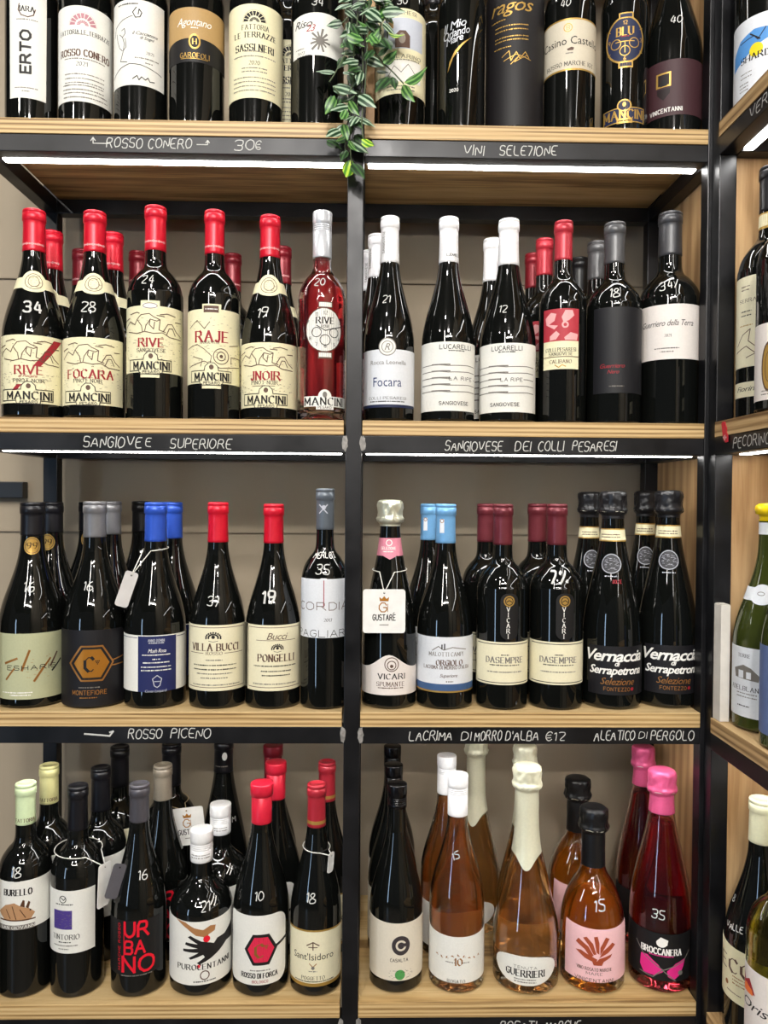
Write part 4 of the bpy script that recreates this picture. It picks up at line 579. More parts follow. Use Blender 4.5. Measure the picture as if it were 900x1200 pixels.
(-.0623,.0425,1.2586,.2,3,'slim grey-capped bottle with grey-white label and chalk 35 beside the centre post',('bordeaux',.03354,.30667,'dark',None,('grey4',.24889,'foil'),[('line',[(-.00962,.28368),(.00121,.27167)],.00141,'light_ink'),('line',[(.00121,.28368),(-.00962,.27167)],.00141,'light_ink'),('disc',-.00361,.28008,.00294,.00294,'light_ink'),('t','MERLOT',-.00241,.21325,.00824,'white_ink','hand',.03061,0),('hand','35',-.00721,.19384,.01295,0),('lab','paper_blue',[(-.05167,.09945),(.05031,.09945),(.05031,.18106),(-.05167,.18106)]),('line',[(-.00601,.17871),(-.00601,.14209)],.00118,'red_ink'),('t','cordia',-.00721,.14327,.0106,'brown_ink','thin',.0814,0),('t','2017',.0,.12433,.00412,'ink','serif',.01094,0),('t','PAGLIARO',-.00481,.10538,.00942,'ink','thin',.09373,0)]),[]),
(.0304,.0476,1.2586,-.028,3,'sparkling bottle with silver foil top and wavy pale label under a hanging card',('champagne',.03863,.29161,'dark',None,('silver_foil',.25417,'muselet'),[('band','pink_paper',.21223,.23734,'neckv'),('t','SELEZIONE',-.00242,.22295,.00355,'white_ink','sans',.02129,0),('m',-.00242,.21818,.01533,'white_ink',.00189),('ring',-.00121,.23073,.00402,.00402,.00118,'white_ink'),('lab','paper_pink',[(-.05795,.02015),(.05795,.02015),(.05795,.0573),(.05312,.05734),(.04829,.05742),(.04346,.05763),(.03863,.05809),(.0338,.05897),(.02898,.06049),(.02415,.06279),(.01932,.06588),(.01449,.06942),(.00966,.07282),(.00483,.0753),(.0,.07621),(-.00483,.0753),(-.00966,.07282),(-.01449,.06942),(-.01932,.06588),(-.02415,.06279),(-.02898,.06049),(-.0338,.05897),(-.03863,.05809),(-.04346,.05763),(-.04829,.05742),(-.05312,.05734),(-.05795,.0573)]),('ring',.00363,.06297,.00946,.00946,.0013,'brown_ink'),('ring',.00363,.06178,.00591,.00591,.0013,'brown_ink'),('disc',.00363,.06059,.00237,.00237,'brown_ink'),('t','VICARI',.00363,.04632,.0071,'ink','serif',.03793,0),('t','SPUMANTE',.00242,.03562,.00591,'brown_ink','serif',.03918,0),('m',.00242,.03026,.03576,'brown_ink',.00189)]),[]),
(.1103,.049,1.2586,-.07,3,'sloping light-blue-capped bottle with white label edged in blue',('burgundy',.04,.28611,'dark',None,('sky',.23044,'foil'),[('poly',[(-.00853,.24499),(-.00242,.24499),(-.00242,.26436),(-.00853,.26436)],'paper_blue'),('ring',-.00546,.26194,.00237,.00237,.00095,'bronze'),('lab','paper_blue',[(-.06001,.03346),(.06001,.03346),(.06001,.10127),(-.06001,.10127)]),('poly',[(-.05418,.02631),(.05469,.02631),(.05469,.03584),(-.05418,.03584)],'steel_blue'),('poly',[(-.05418,.02393),(.05469,.02393),(.05469,.02631),(-.05418,.02631)],'gold'),('line',[(-.01874,.08226),(-.00976,.0882),(-.00242,.08345),(.00984,.08701),(.03136,.08345)],.00119,'grey_ink'),('line',[(-.00485,.09058),(-.00485,.08464)],.00166,'ink'),('line',[(-.00121,.09177),(-.00121,.08464)],.00166,'ink'),('t','MALOTTI CAMPI',.00121,.0775,.00534,'grey_ink','serif',.04924,0),('t','ORGIOLO',.0061,.06561,.00712,'brown_ink','serif',.03724,0),('t',"LACRIMA DI MORRO D'ALBA",.00243,.05906,.00475,'brown_ink','serif',.06972,0),('t','Superiore',.00487,.04775,.00475,'brown_ink','bfi',.02496,0),('m',.0061,.03941,.01025,'grey_ink',.0019)]),[(.09422,.13301,'light-blue-capped bottle in second row behind its white and blue twin')]),
(.1922,.0454,1.2586,-.073,3,'maroon-capped bottle with black oval badge above cream label,no chalk price',('bordeaux',.03635,.28676,'dark',None,('maroon',.22877,'foil'),[('lab','black_paper',[(.00909,.0981),(.01185,.09847),(.01442,.09953),(.01663,.10122),(.01832,.10343),(.01939,.106),(.01975,.10876),(.01975,.15165),(.01939,.15441),(.01832,.15698),(.01663,.15919),(.01442,.16088),(.01185,.16195),(.00909,.16231),(.00459,.16231),(.00183,.16195),(-.00074,.16088),(-.00294,.15919),(-.00464,.15698),(-.0057,.15441),(-.00607,.15165),(-.00607,.10876),(-.0057,.106),(-.00464,.10343),(-.00294,.10122),(-.00074,.09953),(.00183,.09847),(.00459,.0981)]),('disc',.00617,.15164,.0077,.0077,'gold'),('ring',.00617,.15164,.00533,.00533,.00118,'black_paper'),('line',[(.00245,.15045),(.00617,.15283),(.01001,.15045)],.00118,'black_paper'),('t','V',.00492,.14034,.00592,'white_ink','serif',.0,0),('t','I',.00492,.13285,.00592,'white_ink','serif',.0,0),('t','C',.00492,.12536,.00592,'white_ink','serif',.0,0),('t','A',.00492,.11786,.00592,'white_ink','serif',.0,0),('t','R',.00492,.11036,.00592,'white_ink','serif',.0,0),('t','I',.00492,.10286,.00592,'white_ink','serif',.0,0),('lab','cream2',[(-.05453,.03494),(.05453,.03494),(.05453,.09453),(-.05453,.09453)]),('line',[(-.04435,.09155),(.04405,.09155)],.00107,'ink'),('line',[(-.04435,.03792),(.04405,.03792)],.00107,'ink'),('m',.00122,.07666,.01151,'ink',.0019),('t','DASEMPRE',.00122,.06951,.0077,'grey_ink','serif',.05416,0),('m',.00122,.06236,.0435,'ink',.0019),('m',.00122,.05283,.05117,'grey_ink',.0019)]),[(.17976,.12205,'maroon-capped bottle in second row nearer the light-blue caps')]),
(.2702,.0467,1.2586,-.112,3,'maroon-capped bottle with black oval badge and thick white chalk mark at shoulder',('bordeaux',.03771,.28735,'dark',None,('maroon',.2292,'foil'),[('hand','7%',-.00122,.18489,.01662,0),('lab','black_paper',[(.01088,.09841),(.01365,.09877),(.01622,.09984),(.01844,.10154),(.02013,.10375),(.0212,.10633),(.02157,.10909),(.02157,.15202),(.0212,.15479),(.02013,.15737),(.01844,.15958),(.01622,.16128),(.01365,.16234),(.01088,.16271),(.0058,.16271),(.00304,.16234),(.00046,.16128),(-.00175,.15958),(-.00345,.15737),(-.00452,.15479),(-.00488,.15202),(-.00488,.10909),(-.00452,.10633),(-.00345,.10375),(-.00175,.10154),(.00046,.09984),(.00304,.09877),(.0058,.09841)]),('disc',.00751,.15202,.00772,.00772,'gold'),('ring',.00751,.15202,.00534,.00534,.00119,'black_paper'),('line',[(.00371,.15083),(.00751,.15321),(.01144,.15083)],.00119,'black_paper'),('t','V',.00623,.14071,.00594,'white_ink','serif',.0,0),('t','I',.00623,.13321,.00594,'white_ink','serif',.0,0),('t','C',.00623,.1257,.00594,'white_ink','serif',.0,0),('t','A',.00623,.1182,.00594,'white_ink','serif',.0,0),('t','R',.00623,.11069,.00594,'white_ink','serif',.0,0),('t','I',.00623,.10318,.00594,'white_ink','serif',.0,0),('lab','cream2',[(-.05657,.03516),(.05657,.03516),(.05657,.09483),(-.05657,.09483)]),('line',[(-.04475,.09185),(.04475,.09185)],.00107,'ink'),('line',[(-.04475,.03814),(.04475,.03814)],.00107,'ink'),('m',.0,.07694,.01154,'ink',.0019),('t','DASEMPRE',.0,.06978,.00772,'grey_ink','serif',.05384,0),('m',.0,.06262,.04359,'ink',.0019),('m',.0,.05307,.05128,'grey_ink',.0019)]),[(.25943,.12614,'maroon-capped bottle in second row nearer the foil-topped bottles')]),
(.3522,.0506,1.2586,-.162,3,'black foil-topped sparkling bottle with white cursive writing,second from the wood panel',('champagne',.04163,.30644,'dark',None,('black_foil',.2673,'muselet'),[('band','gold',.23463,.25276,'full'),('band','cream',.23644,.25095,'full'),('m',-.00614,.24429,.02831,'brown_ink',.00191),('m',-.00614,.24066,.02831,'brown_ink',.00191),('disc',-.00492,.2035,.0143,.0143,'seal_grey'),('ring',-.00492,.2035,.0131,.0131,.00095,'light_ink'),('specks',-.01478,.00501,.19519,.21184,40,6,'light_ink'),('m',-.00492,.18573,.01801,'light_ink',.00191),('lab','charcoal2',[(-.04053,.02099),(.06244,.02099),(.06244,.08911),(-.04053,.08911)]),('t','Vernaccia',.00124,.07599,.01549,'white_ink','bfb',.08747,0),('t','di',.00249,.06525,.00715,'white_ink','bfb',.00752,0),('t','Serrapetrona',.00249,.05569,.01132,'white_ink','bfb',.07995,0),('t','Selezione',.00374,.04014,.00953,'bronze','bfi',.04867,0),('t','FONTEZZO',.00249,.02937,.00477,'bronze','sans',.03635,0),('disc',.02478,.02937,.00238,.00238,'red_ink'),('t','DOLCE',.00249,.17864,.00477,'red_ink','sans',.01191,0)]),[(.34262,.13589,'black foil-topped bottle in second row beside the maroon caps')]),
(.4359,.0573,1.2586,-.23,3,'black foil-topped sparkling bottle with white cursive writing,next to the wood panel',('champagne',.04176,.30835,'dark',None,('black_foil',.26912,'muselet'),[('band','gold',.24002,.25821,'full'),('band','cream',.24183,.25639,'full'),('m',-.00371,.24971,.02835,'brown_ink',.00191),('m',-.00371,.24607,.02835,'brown_ink',.00191),('disc',-.00247,.20879,.01432,.01432,'seal_grey'),('ring',-.00247,.20879,.01312,.01312,.00095,'light_ink'),('specks',-.01233,.00759,.20045,.21715,40,6,'light_ink'),('m',-.00247,.19095,.01804,'light_ink',.00191),('lab','charcoal2',[(-.03889,.02122),(.06264,.02122),(.06264,.08944),(-.03889,.08944)]),('t','Vernaccia',.0025,.0763,.01551,'white_ink','bfb',.08615,0),('t','di',.00376,.06555,.00716,'white_ink','bfb',.00759,0),('t','Serrapetrona',.00376,.05597,.01133,'white_ink','bfb',.08165,0),('t','Selezione',.00502,.0404,.00955,'bronze','bfi',.0495,0),('t','FONTEZZO',.00376,.02961,.00477,'bronze','sans',.03679,0),('disc',.02656,.02961,.00239,.00239,'red_ink')]),[(.43208,.13955,'black foil-topped bottle in second row by the dark rear post')]),
(-.4864,.0467,.8549,.35,4,'bottle with pale green cap and a rabbit drawn on its label,chalk 18',('bordeaux',.03574,.2887,'dark',None,('pale_green',.2318,'foil'),[('t','FATTORIA',.0,.23885,.00469,'brown_ink','serif',.02579,0),('hand','18',-.00976,.1758,.0129,0),('lab','paper',[(-.0536,.09676),(.0536,.09676),(.0536,.16337),(-.0536,.16337)]),('t','BURELLO',-.0085,.14799,.00821,'ink','serif',.03752,0),('line',[(-.01232,.16337),(-.00481,.16337)],.00059,'ink'),('poly',[(-.03763,.11941),(-.02532,.13013),(-.01232,.1337),(-.00239,.12775),(.00716,.12417),(.01453,.11702),(.00958,.10987),(-.00726,.10868),(-.02703,.10987)],'rabbit'),('poly',[(-.00481,.12894),(-.0012,.13728),(.00119,.13609),(.00119,.12655)],'rabbit_dark'),('poly',[(.00238,.12655),(.00596,.13489),(.00837,.13251),(.00596,.12417)],'rabbit_dark'),('line',[(-.02369,.12417),(-.01772,.11225)],.00117,'rabbit_dark'),('line',[(-.01497,.12894),(-.00976,.11106)],.00117,'rabbit_dark'),('line',[(-.00481,.12417),(.00238,.11225)],.00117,'rabbit_dark'),('disc',.00837,.12179,.00117,.00117,'ink'),('line',[(-.03508,.10987),(.01453,.10868)],.00188,'rabbit_dark'),('poly',[(-.04063,.09616),(.01453,.09616),(.01453,.10272),(-.04063,.10272)],'grey_ink'),('t','SAN GIOVANNI',-.0085,.09938,.00399,'white_ink','serif',.04711,0)]),[(-.48398,.12113,'pale-yellow-capped bottle standing behind the rabbit label bottle')]),
(-.4126,.0468,.8549,.124,4,'black-capped bottle with white label and small purple square picture',('bordeaux',.03583,.28503,'dark',None,('black2',.22324,'foil'),[('lab','paper',[(-.05375,.06308),(.03301,.06308),(.03301,.15022),(-.05375,.15022)]),('ring',-.01172,.13829,.0047,.0047,.00106,'ink'),('line',[(-.01462,.14068),(-.01032,.1371),(-.00762,.14068)],.00106,'ink'),('m',-.01032,.13114,.02536,'ink',.00188),('poly',[(-.02686,.09653),(.00122,.09653),(.00122,.12279),(-.02686,.12279)],'purple'),('specks',-.02479,.0,.09772,.12159,26,2,'grey_ink'),('t','TINTORIO',-.00896,.08578,.00646,'ink','serif',.03893,0),('m',-.00896,.07861,.01775,'ink',.00188),('m',-.00896,.07383,.0355,'grey_ink',.00188),('m',-.01032,.06905,.01522,'grey_ink',.00188),('t','1',-.00631,.17963,.00117,'white_ink','hand',.0,0)]),[]),
(-.3259,.0494,.8549,.194,4,'sloping grey-capped bottle with black label and stacked red capital letters,chalk 16',('burgundy',.03843,.28657,'dark',None,('grey5',.23422,'foil'),[('hand','16',.00722,.16621,.01178,0),('lab','black_paper',[(-.05765,.03154),(.03443,.03154),(.03443,.10805),(-.05765,.10805)]),('t','UR',.0,.09612,.02003,'bright_red','thick',.03234,0),('t','BA',-.00242,.07106,.01768,'bright_red','thick',.02737,0),('t','NO',.00241,.04711,.02121,'bright_red','thick',.04308,0),('line',[(-.01721,.10447),(-.01721,.03633)],.00106,'bright_red'),('t','MARCHE ROSSO',-.02471,.07106,.00354,'bright_red','sans',.06481,90),('m',.0,.03154,.04327,'grey_ink',.00189)]),[(-.31371,.12832,'taupe-capped bottle standing behind the red capital letters bottle')]),
(-.238,.0552,.8549,.129,4,'squat white-capped bottle with two painted hands on its label',('squat',.0442,.21879,'dark',None,('white2',.17409,'screw'),[('m',-.00122,.18573,.02814,'grey_ink',.0019),('m',-.00122,.18208,.02814,'grey_ink',.0019),('hand','21',.00849,.12476,.01185,0),('line',[(.01465,.12573),(.0237,.13592)],.00118,'white_ink'),('line',[(.01973,.1238),(.02643,.13273)],.00118,'white_ink'),('lab','paper',[(-.06631,.01777),(.06631,.01777),(.06631,.10994),(.05526,.10886),(.0442,.10797),(.03315,.10728),(.0221,.10679),(.01105,.10649),(.0,.10639),(-.01105,.10649),(-.0221,.10679),(-.03315,.10728),(-.0442,.10797),(-.05526,.10886),(-.06631,.10994)]),('poly',[(-.03501,.1077),(-.01916,.10534),(-.00613,.09815),(.00606,.09455),(.01591,.09935),(.0237,.09815),(.02236,.09096),(.01341,.08736),(.01094,.08017),(.00606,.08496),(-.00366,.08736),(-.01642,.09695)],'tan_hand'),('disc',.01094,.08137,.00474,.00474,'bright_red'),('poly',[(.05662,.09096),(.03868,.08017),(.02643,.07897),(.02104,.07298),(.01591,.07537),(.00364,.07897),(-.01117,.08736),(-.01508,.08496),(-.00122,.07537),(-.01778,.07777),(-.01916,.07418),(-.00122,.06938),(-.022,.06818),(-.022,.06458),(.0,.06338),(-.01376,.05618),(-.01117,.05379),(.00606,.05978),(.00849,.05618),(-.00244,.04899),(.00121,.04659),(.01591,.05259),(.02927,.05978),(.04229,.06818),(.05662,.06818)],'ink'),('t','PUROCENTANNI',.00849,.04299,.00711,'ink','serif',.07897,0),('disc',.0,.04419,.00237,.00237,'bright_red'),('ring',.00849,.03098,.00592,.00592,.00154,'brown_ink'),('m',.00849,.02258,.0307,'ink',.0019)]),[(-.22848,.1461,'white-capped squat bottle standing behind the painted hands bottle')]),
(-.1512,.0509,.8549,.045,4,'sloping red-capped bottle with rounded white label and red hexagon emblem,chalk 10',('burgundy',.03993,.28735,'dark',None,('red3',.23107,'screw1'),[('hand','10',.0,.14021,.01183,0),('lab','paper',[(.02753,.01753),(.03182,.01809),(.03581,.01975),(.03924,.02238),(.04187,.02581),(.04353,.02981),(.04409,.03409),(.04409,.098),(.04353,.10229),(.04187,.10628),(.03924,.10971),(.03581,.11235),(.03182,.114),(.02753,.11456),(-.04334,.11456),(-.04762,.114),(-.05162,.11235),(-.05505,.10971),(-.05768,.10628),(-.05933,.10229),(-.0599,.098),(-.0599,.03409),(-.05933,.02981),(-.05768,.02581),(-.05505,.02238),(-.05162,.01975),(-.04762,.01809),(-.04334,.01753)]),('poly',[(-.02013,.0668),(-.00771,.08837),(.01498,.08837),(.0274,.0668),(.01498,.04518),(-.00771,.04518)],'ink'),('poly',[(-.01521,.0668),(-.00552,.08418),(.01279,.08418),(.02248,.0668),(.01279,.04938),(-.00552,.04938)],'bright_red2'),('t','C',.00121,.0656,.01775,'bronze','serif',.0,0),('grape',.01094,.0704,.00154,'bronze'),('line',[(.02667,.0692),(.0492,.07639)],.00402,'ink'),('m',.00242,.03797,.02811,'grey_ink',.00189),('t','ROSSO DI FORCA',.00121,.03075,.00651,'ink','serif',.05218,0),('t','BIOLOGICO',.00242,.02234,.00355,'red_ink','sans',.02207,0)]),[(-.1416,.13944,'red-capped bottle in second row behind the red hexagon bottle'),(-.15616,.2212,'dark red capped bottle at the back,tallest behind the red hexagon bottle')]),
(-.0722,.0473,.8549,-.035,4,'sloping bottle with red and gold cap,cream label with small tree emblem,chalk 18',('burgundy',.03628,.28751,'dark',None,('red2',.2277,'foil'),[('capring',.23233,.23715,'gold'),('hand','18',-.00367,.13813,.013,0),('lab','gold',[(-.05442,.01489),(.05442,.01489),(.05442,.09062),(.04535,.09171),(.03628,.09259),(.02721,.09328),(.01814,.09377),(.00907,.09407),(.0,.09417),(-.00907,.09407),(-.01814,.09377),(-.02721,.09328),(-.03628,.09259),(-.04535,.09171),(-.05442,.09062)]),('lab','cream2',[(-.05442,.0197),(.05442,.0197),(.05442,.08822),(.04535,.08931),(.03628,.09019),(.02721,.09088),(.01814,.09138),(.00907,.09167),(.0,.09177),(-.00907,.09167),(-.01814,.09138),(-.02721,.09088),(-.03628,.09019),(-.04535,.08931),(-.05442,.08822)]),('line',[(-.0087,.07264),(.0,.07743),(.00849,.07264)],.00154,'brown_ink'),('line',[(.0,.07624),(.0,.06663)],.00154,'brown_ink'),('line',[(-.00616,.07024),(.00605,.07024)],.00118,'brown_ink'),('t',"Sant'Isidoro",.0,.05701,.00946,'ink','bf',.06063,0),('line',[(-.00491,.04739),(.0,.04257),(.00484,.04739)],.00118,'bronze'),('disc',.0,.04137,.00236,.00236,'grey_ink'),('m',.0,.03656,.01149,'grey_ink',.00189),('t','POGGETTO',.0,.02693,.00473,'ink','serif',.03274,0),('m',.00121,.02211,.05872,'ink',.00189)]),[(-.06241,.14103,'red and gold capped bottle in second row beside the centre post')]),
(.0438,.0566,.8549,.152,4,'dark bottle with ridged black screw cap,cream label and round black letter emblem',('burgundy',.03858,.28413,'dark',None,('black_gloss',.25692,'screwshort'),[('lab','cream3',[(-.06111,.01832),(.05786,.01832),(.05786,.10194),(.04795,.10121),(.03804,.10061),(.02812,.10014),(.01821,.09981),(.00829,.09961),(-.00162,.09955),(-.01154,.09961),(-.02145,.09981),(-.03136,.10014),(-.04128,.10061),(-.05119,.10121),(-.06111,.10194)]),('disc',.0,.06808,.01313,.01373,'dark_grey_ink'),('ring',.0,.06808,.00621,.00621,.00286,'cream3'),('poly',[(.00125,.06504),(.01037,.06504),(.01037,.07111),(.00125,.07111)],'dark_grey_ink'),('t','CASALTA',-.00248,.04745,.0043,'ink','sans',.02516,0),('disc',-.00124,.02682,.00716,.00716,'leaf_ink'),('specks',-.0173,.01607,.02075,.03289,30,5,'dark_grey_ink')]),[(.0414,.13672,'black screw-capped bottle in second row behind the round letter emblem'),(.04229,.227,'black screw-capped bottle at the back by the centre post')]),
(.1321,.0559,.8549,-.15,4,'orange rose bottle with long white cap and white label of small autumn leaves',('burgundy',.0399,.29815,'rose_orange',.8,('white',.23992,'screw2'),[('hand','15',-.00123,.18881,.00955,20),('lab','paper',[(-.05985,.01552),(.05985,.01552),(.05985,.08342),(.04987,.08269),(.0399,.0821),(.02992,.08163),(.01995,.0813),(.00997,.0811),(.0,.08104),(-.00997,.0811),(-.01995,.0813),(-.02992,.08163),(-.0399,.0821),(-.04987,.08269),(-.05985,.08342)]),('leafrow',.00368,.05314,.06449,'bronze'),('t','10',.00368,.04586,.00955,'bronze','serif',.01111,0),('m',-.00743,.04465,.0129,'grey_ink',.00191),('m',.015,.04465,.01032,'grey_ink',.00191),('t','ROSATO',.00123,.01795,.00478,'ink','serif',.02496,0)]),[(.12427,.13832,'white-capped rose bottle in second row behind the autumn leaves label')]),
(.2336,.0575,.8549,-.208,4,'sparkling rose bottle with cream foil neck and small rounded white label',('prosecco',.0475,.31141,'rose_pale',.7,('cream_foil',.26151,'muselet_long'),[('t','G',.00123,.17887,.00836,'grey_ink','serif',.0,0),('m',.00123,.16892,.01032,'grey_ink',.00191),('lab','paper',[(.04891,.03558),(.04797,.04205),(.04514,.04639),(.04048,.04987),(.03401,.05259),(.02573,.05455),(.0154,.05574),(.0,.05614),(-.0154,.05574),(-.02573,.05455),(-.03401,.05259),(-.04048,.04987),(-.04514,.04639),(-.04797,.04205),(-.04891,.03558),(-.04464,.0291),(-.03992,.02476),(-.03428,.02128),(-.02782,.01856),(-.02051,.0166),(-.01207,.01541),(-.0,.01502),(.01207,.01541),(.02051,.0166),(.02782,.01856),(.03428,.02128),(.03992,.02476),(.04464,.0291)]),('t','TENUTA',.0,.04042,.00358,'grey_ink','sans',.03272,0),('t','GUERRIERI',.0,.03195,.00896,'ink','serif',.05481,0),('m',.0,.02349,.03097,'grey_ink',.00191),('m',.0,.01986,.03097,'grey_ink',.00191)]),[(.24925,.14942,'cream foil-necked rose bottle in second row behind the rounded label bottle'),(.17944,.20383,'cream foil-necked rose bottle at the back beside the white-capped roses')]),
(.3316,.0578,.8549,-.317,4,'squat bright orange rose bottle with black cap and pink coral label,chalk 15',('squatlow',.04582,.24998,'rose_orange2',.79,('black_foil2',.16331,'muselet_short'),[('hand','15',.01122,.12302,.01437,0),('line',[(-.01259,.13889),(-.01521,.12405)],.0012,'white_ink'),('lab','pink_label',[(-.04209,.01822),(.06873,.01822),(.06873,.0952),(.0595,.09447),(.05026,.09387),(.04103,.09341),(.03179,.09307),(.02256,.09287),(.01332,.09281),(.00409,.09287),(-.00515,.09307),(-.01438,.09341),(-.02362,.09387),(-.03285,.09447),(-.04209,.0952)]),('poly',[(-.02204,.07038),(-.01789,.07629),(-.00372,.06796),(.00372,.05584),(-.00124,.05341),(-.00875,.06311)],'coral'),('poly',[(-.0113,.07865),(-.00622,.08102),(.00248,.07274),(.00745,.05826),(.00372,.05705),(-.00372,.07038)],'coral'),('poly',[(.00372,.0822),(.0087,.08339),(.01122,.07392),(.01122,.05826),(.00745,.06069)],'coral'),('poly',[(.02036,.0822),(.02595,.07984),(.01902,.06796),(.0125,.05705),(.0125,.06796)],'coral'),('poly',[(.03041,.07392),(.03523,.07038),(.02452,.06069),(.01122,.05341),(.01637,.06311)],'coral'),('poly',[(-.02204,.05947),(-.0139,.06069),(.00124,.05462),(.0087,.05098),(.0062,.04613),(-.00875,.05098)],'coral'),('poly',[(.03041,.05826),(.02741,.05341),(.01637,.04734),(.0062,.04613),(.01122,.0522)],'coral'),('poly',[(.00124,.04856),(.01769,.04856),(.01507,.04249),(.00372,.04249)],'coral'),('t','VINO ROSATO MARCHE',.00496,.03642,.00431,'brown_ink','serif',.04967,0),('t','MARE',.00496,.03036,.00383,'brown_ink','serif',.0226,0),('t','VINICENTANNI',.00496,.02064,.00479,'brown_ink','sans',.05562,0)]),[(.34002,.175,'orange rose bottle with black cap in second row behind the pink coral label')]),
(.431,.0562,.8549,-.288,4,'pink-foiled dark rose sparkling bottle with black label and pink bow shape',('champagne',.04397,.30534,'rose_wine',.76,('pink_foil',.26293,'muselet_mid'),[('hand','35',-.0062,.11185,.01196,0),('lab','black_paper',[(-.06595,.0191),(.06595,.0191),(.06595,.08809),(.05496,.08736),(.04397,.08677),(.03297,.0863),(.02198,.08597),(.01099,.08577),(.0,.0857),(-.01099,.08577),(-.02198,.08597),(-.03297,.0863),(-.04397,.08677),(-.05496,.08736),(-.06595,.08809)]),('disc',-.00124,.07244,.00717,.00598,'white_ink'),('poly',[(-.00868,.07365),(-.00248,.08087),(.00755,.07726),(.00627,.07003),(-.00248,.07124)],'white_ink'),('t','BROCCANERA',-.00124,.06035,.00837,'white_ink','serif',.05582,0),('m',-.00124,.05429,.03357,'pink_hot',.00191),('poly',[(-.03003,.05065),(-.0202,.05186),(-.00496,.04095),(.00124,.03245),(-.00993,.02517),(-.02567,.02517),(-.03155,.03488)],'pink_hot'),('poly',[(.00627,.03367),(.01824,.04459),(.03427,.05065),(.03063,.03973),(.02567,.02881),(.01546,.02153),(.00755,.02638)],'pink_hot'),('line',[(-.03807,.06641),(-.02567,.05065),(.00124,.03488),(.03063,.04701),(.04296,.05914)],.00143,'grey_ink'),('line',[(-.03155,.02517),(-.01245,.02274),(.0,.03488),(.01824,.02032)],.00143,'grey_ink'),('disc',.02567,.03124,.00359,.00359,'grey_ink')]),[(.44183,.163,'pink-foiled dark bottle in second row beside the wood side panel')]),
(-.4081,.1284,.8549,.685,4,'black-capped bottle with white label edge,second row behind the purple square picture bottle',('bordeaux',.03746,.28258,'dark',None,('black2',.21767,'foil'),[('lab','paper',[(-.04545,.06837),(.05619,.06837),(.05619,.1586),(-.04545,.1586)])]),[]),
(-.4047,.207,.8549,.678,4,'tall black-capped bottle at the back left of the taupe cap',('bordeaux',.03818,.28932,'dark',None,('black2',.22582,'foil'),[('lab','cream2',[(-.04061,.07827),(.05728,.07827),(.05728,.16655),(-.04061,.16655)])]),[]),
(-.321,.2091,.8549,.247,4,'black-capped bottle at the back carrying a white card on twine',('bordeaux',.03966,.29365,'dark',None,('black2',.22586,'foil'),[]),[]),
(-.2403,.2336,.8549,.185,4,'tall black bottle with small white crest on its neck,at the back',('flute',.04113,.29377,'dark',None,('black2',.23976,'foil'),[('disc',.00137,.26787,.00403,.00671,'white_ink'),('m',-.00412,.25136,.0203,'grey_ink',.00215),('hand','FM',.01398,.16693,.0094,0)]),[]),
(.5125,-.0609,2.0609,-.766,1,'bottle on the side shelf with white label,blue wash and yellow sun',('bordeaux',.04189,.3,'dark',None,('black',.228,'foil'),[('lab','paper_blue',[(-.06283,.00131),(.04867,.00131),(.04867,.10081),(-.06283,.10081)]),('poly',[(-.03985,.06291),(-.02581,.07766),(-.0059,.08397),(.0123,.08187),(.0134,.06923),(-.00116,.06291),(-.0224,.05027),(-.03985,.04394)],'sky_ink'),('disc',-.0035,.05764,.00841,.00841,'sun_yellow'),('line',[(-.02581,.07345),(-.0059,.07555),(-.00116,.06923),(.00788,.08187)],.00126,'navy'),('line',[(-.01092,.07976),(.00115,.06923)],.00168,'ink'),('t','SHARD',-.0059,.05027,.00736,'ink','serif',.03591,0),('m',-.01633,.0334,.0159,'grey_ink',.00168),('m',-.01633,.02813,.0159,'grey_ink',.00168),('m',-.01926,.02074,.01363,'grey_ink',.00168),('m',-.01926,.01652,.01363,'grey_ink',.00168),('m',-.01926,.0123,.01363,'grey_ink',.00168)]),[]),
(.5217,-.055,1.6587,-1.006,2,'bottle on the side shelf with band around neck and split cream label',('bordeaux',.03992,.32741,'dark',None,('charcoal_cap',.2694,'foil'),[('band','gold',.2458,.2668,'full'),('band','cream',.24915,.26461,'full'),('lab','cream2',[(-.05988,.06574),(.00851,.06574),(.00851,.18212),(-.05988,.18212)]),('m',-.01131,.16932,.01401,'brown_ink',.00173),('m',-.01131,.16505,.01401,'brown_ink',.00173),('t','SERRA',-.00823,.15119,.00432,'brown_ink','serif',.02532,0),('m',-.00974,.13732,.01634,'ink',.00173),('m',-.00974,.13199,.01634,'ink',.00173),('m',-.00974,.11918,.02101,'gold',.00173),('line',[(-.02539,.09461),(-.01467,.10743),(-.00261,.11384),(-.00534,.09888),(.00496,.09034)],.00108,'brown_ink'),('line',[(-.02843,.08606),(-.00823,.09247),(.00496,.08178),(-.00823,.07751)],.00108,'brown_ink'),('lab','cream2',[(-.05988,.02722),(.00851,.02722),(.00851,.04649),(-.05988,.04649)]),('t','Fiorini',-.00823,.03792,.00648,'ink','bfi',.03339,0)]),[]),
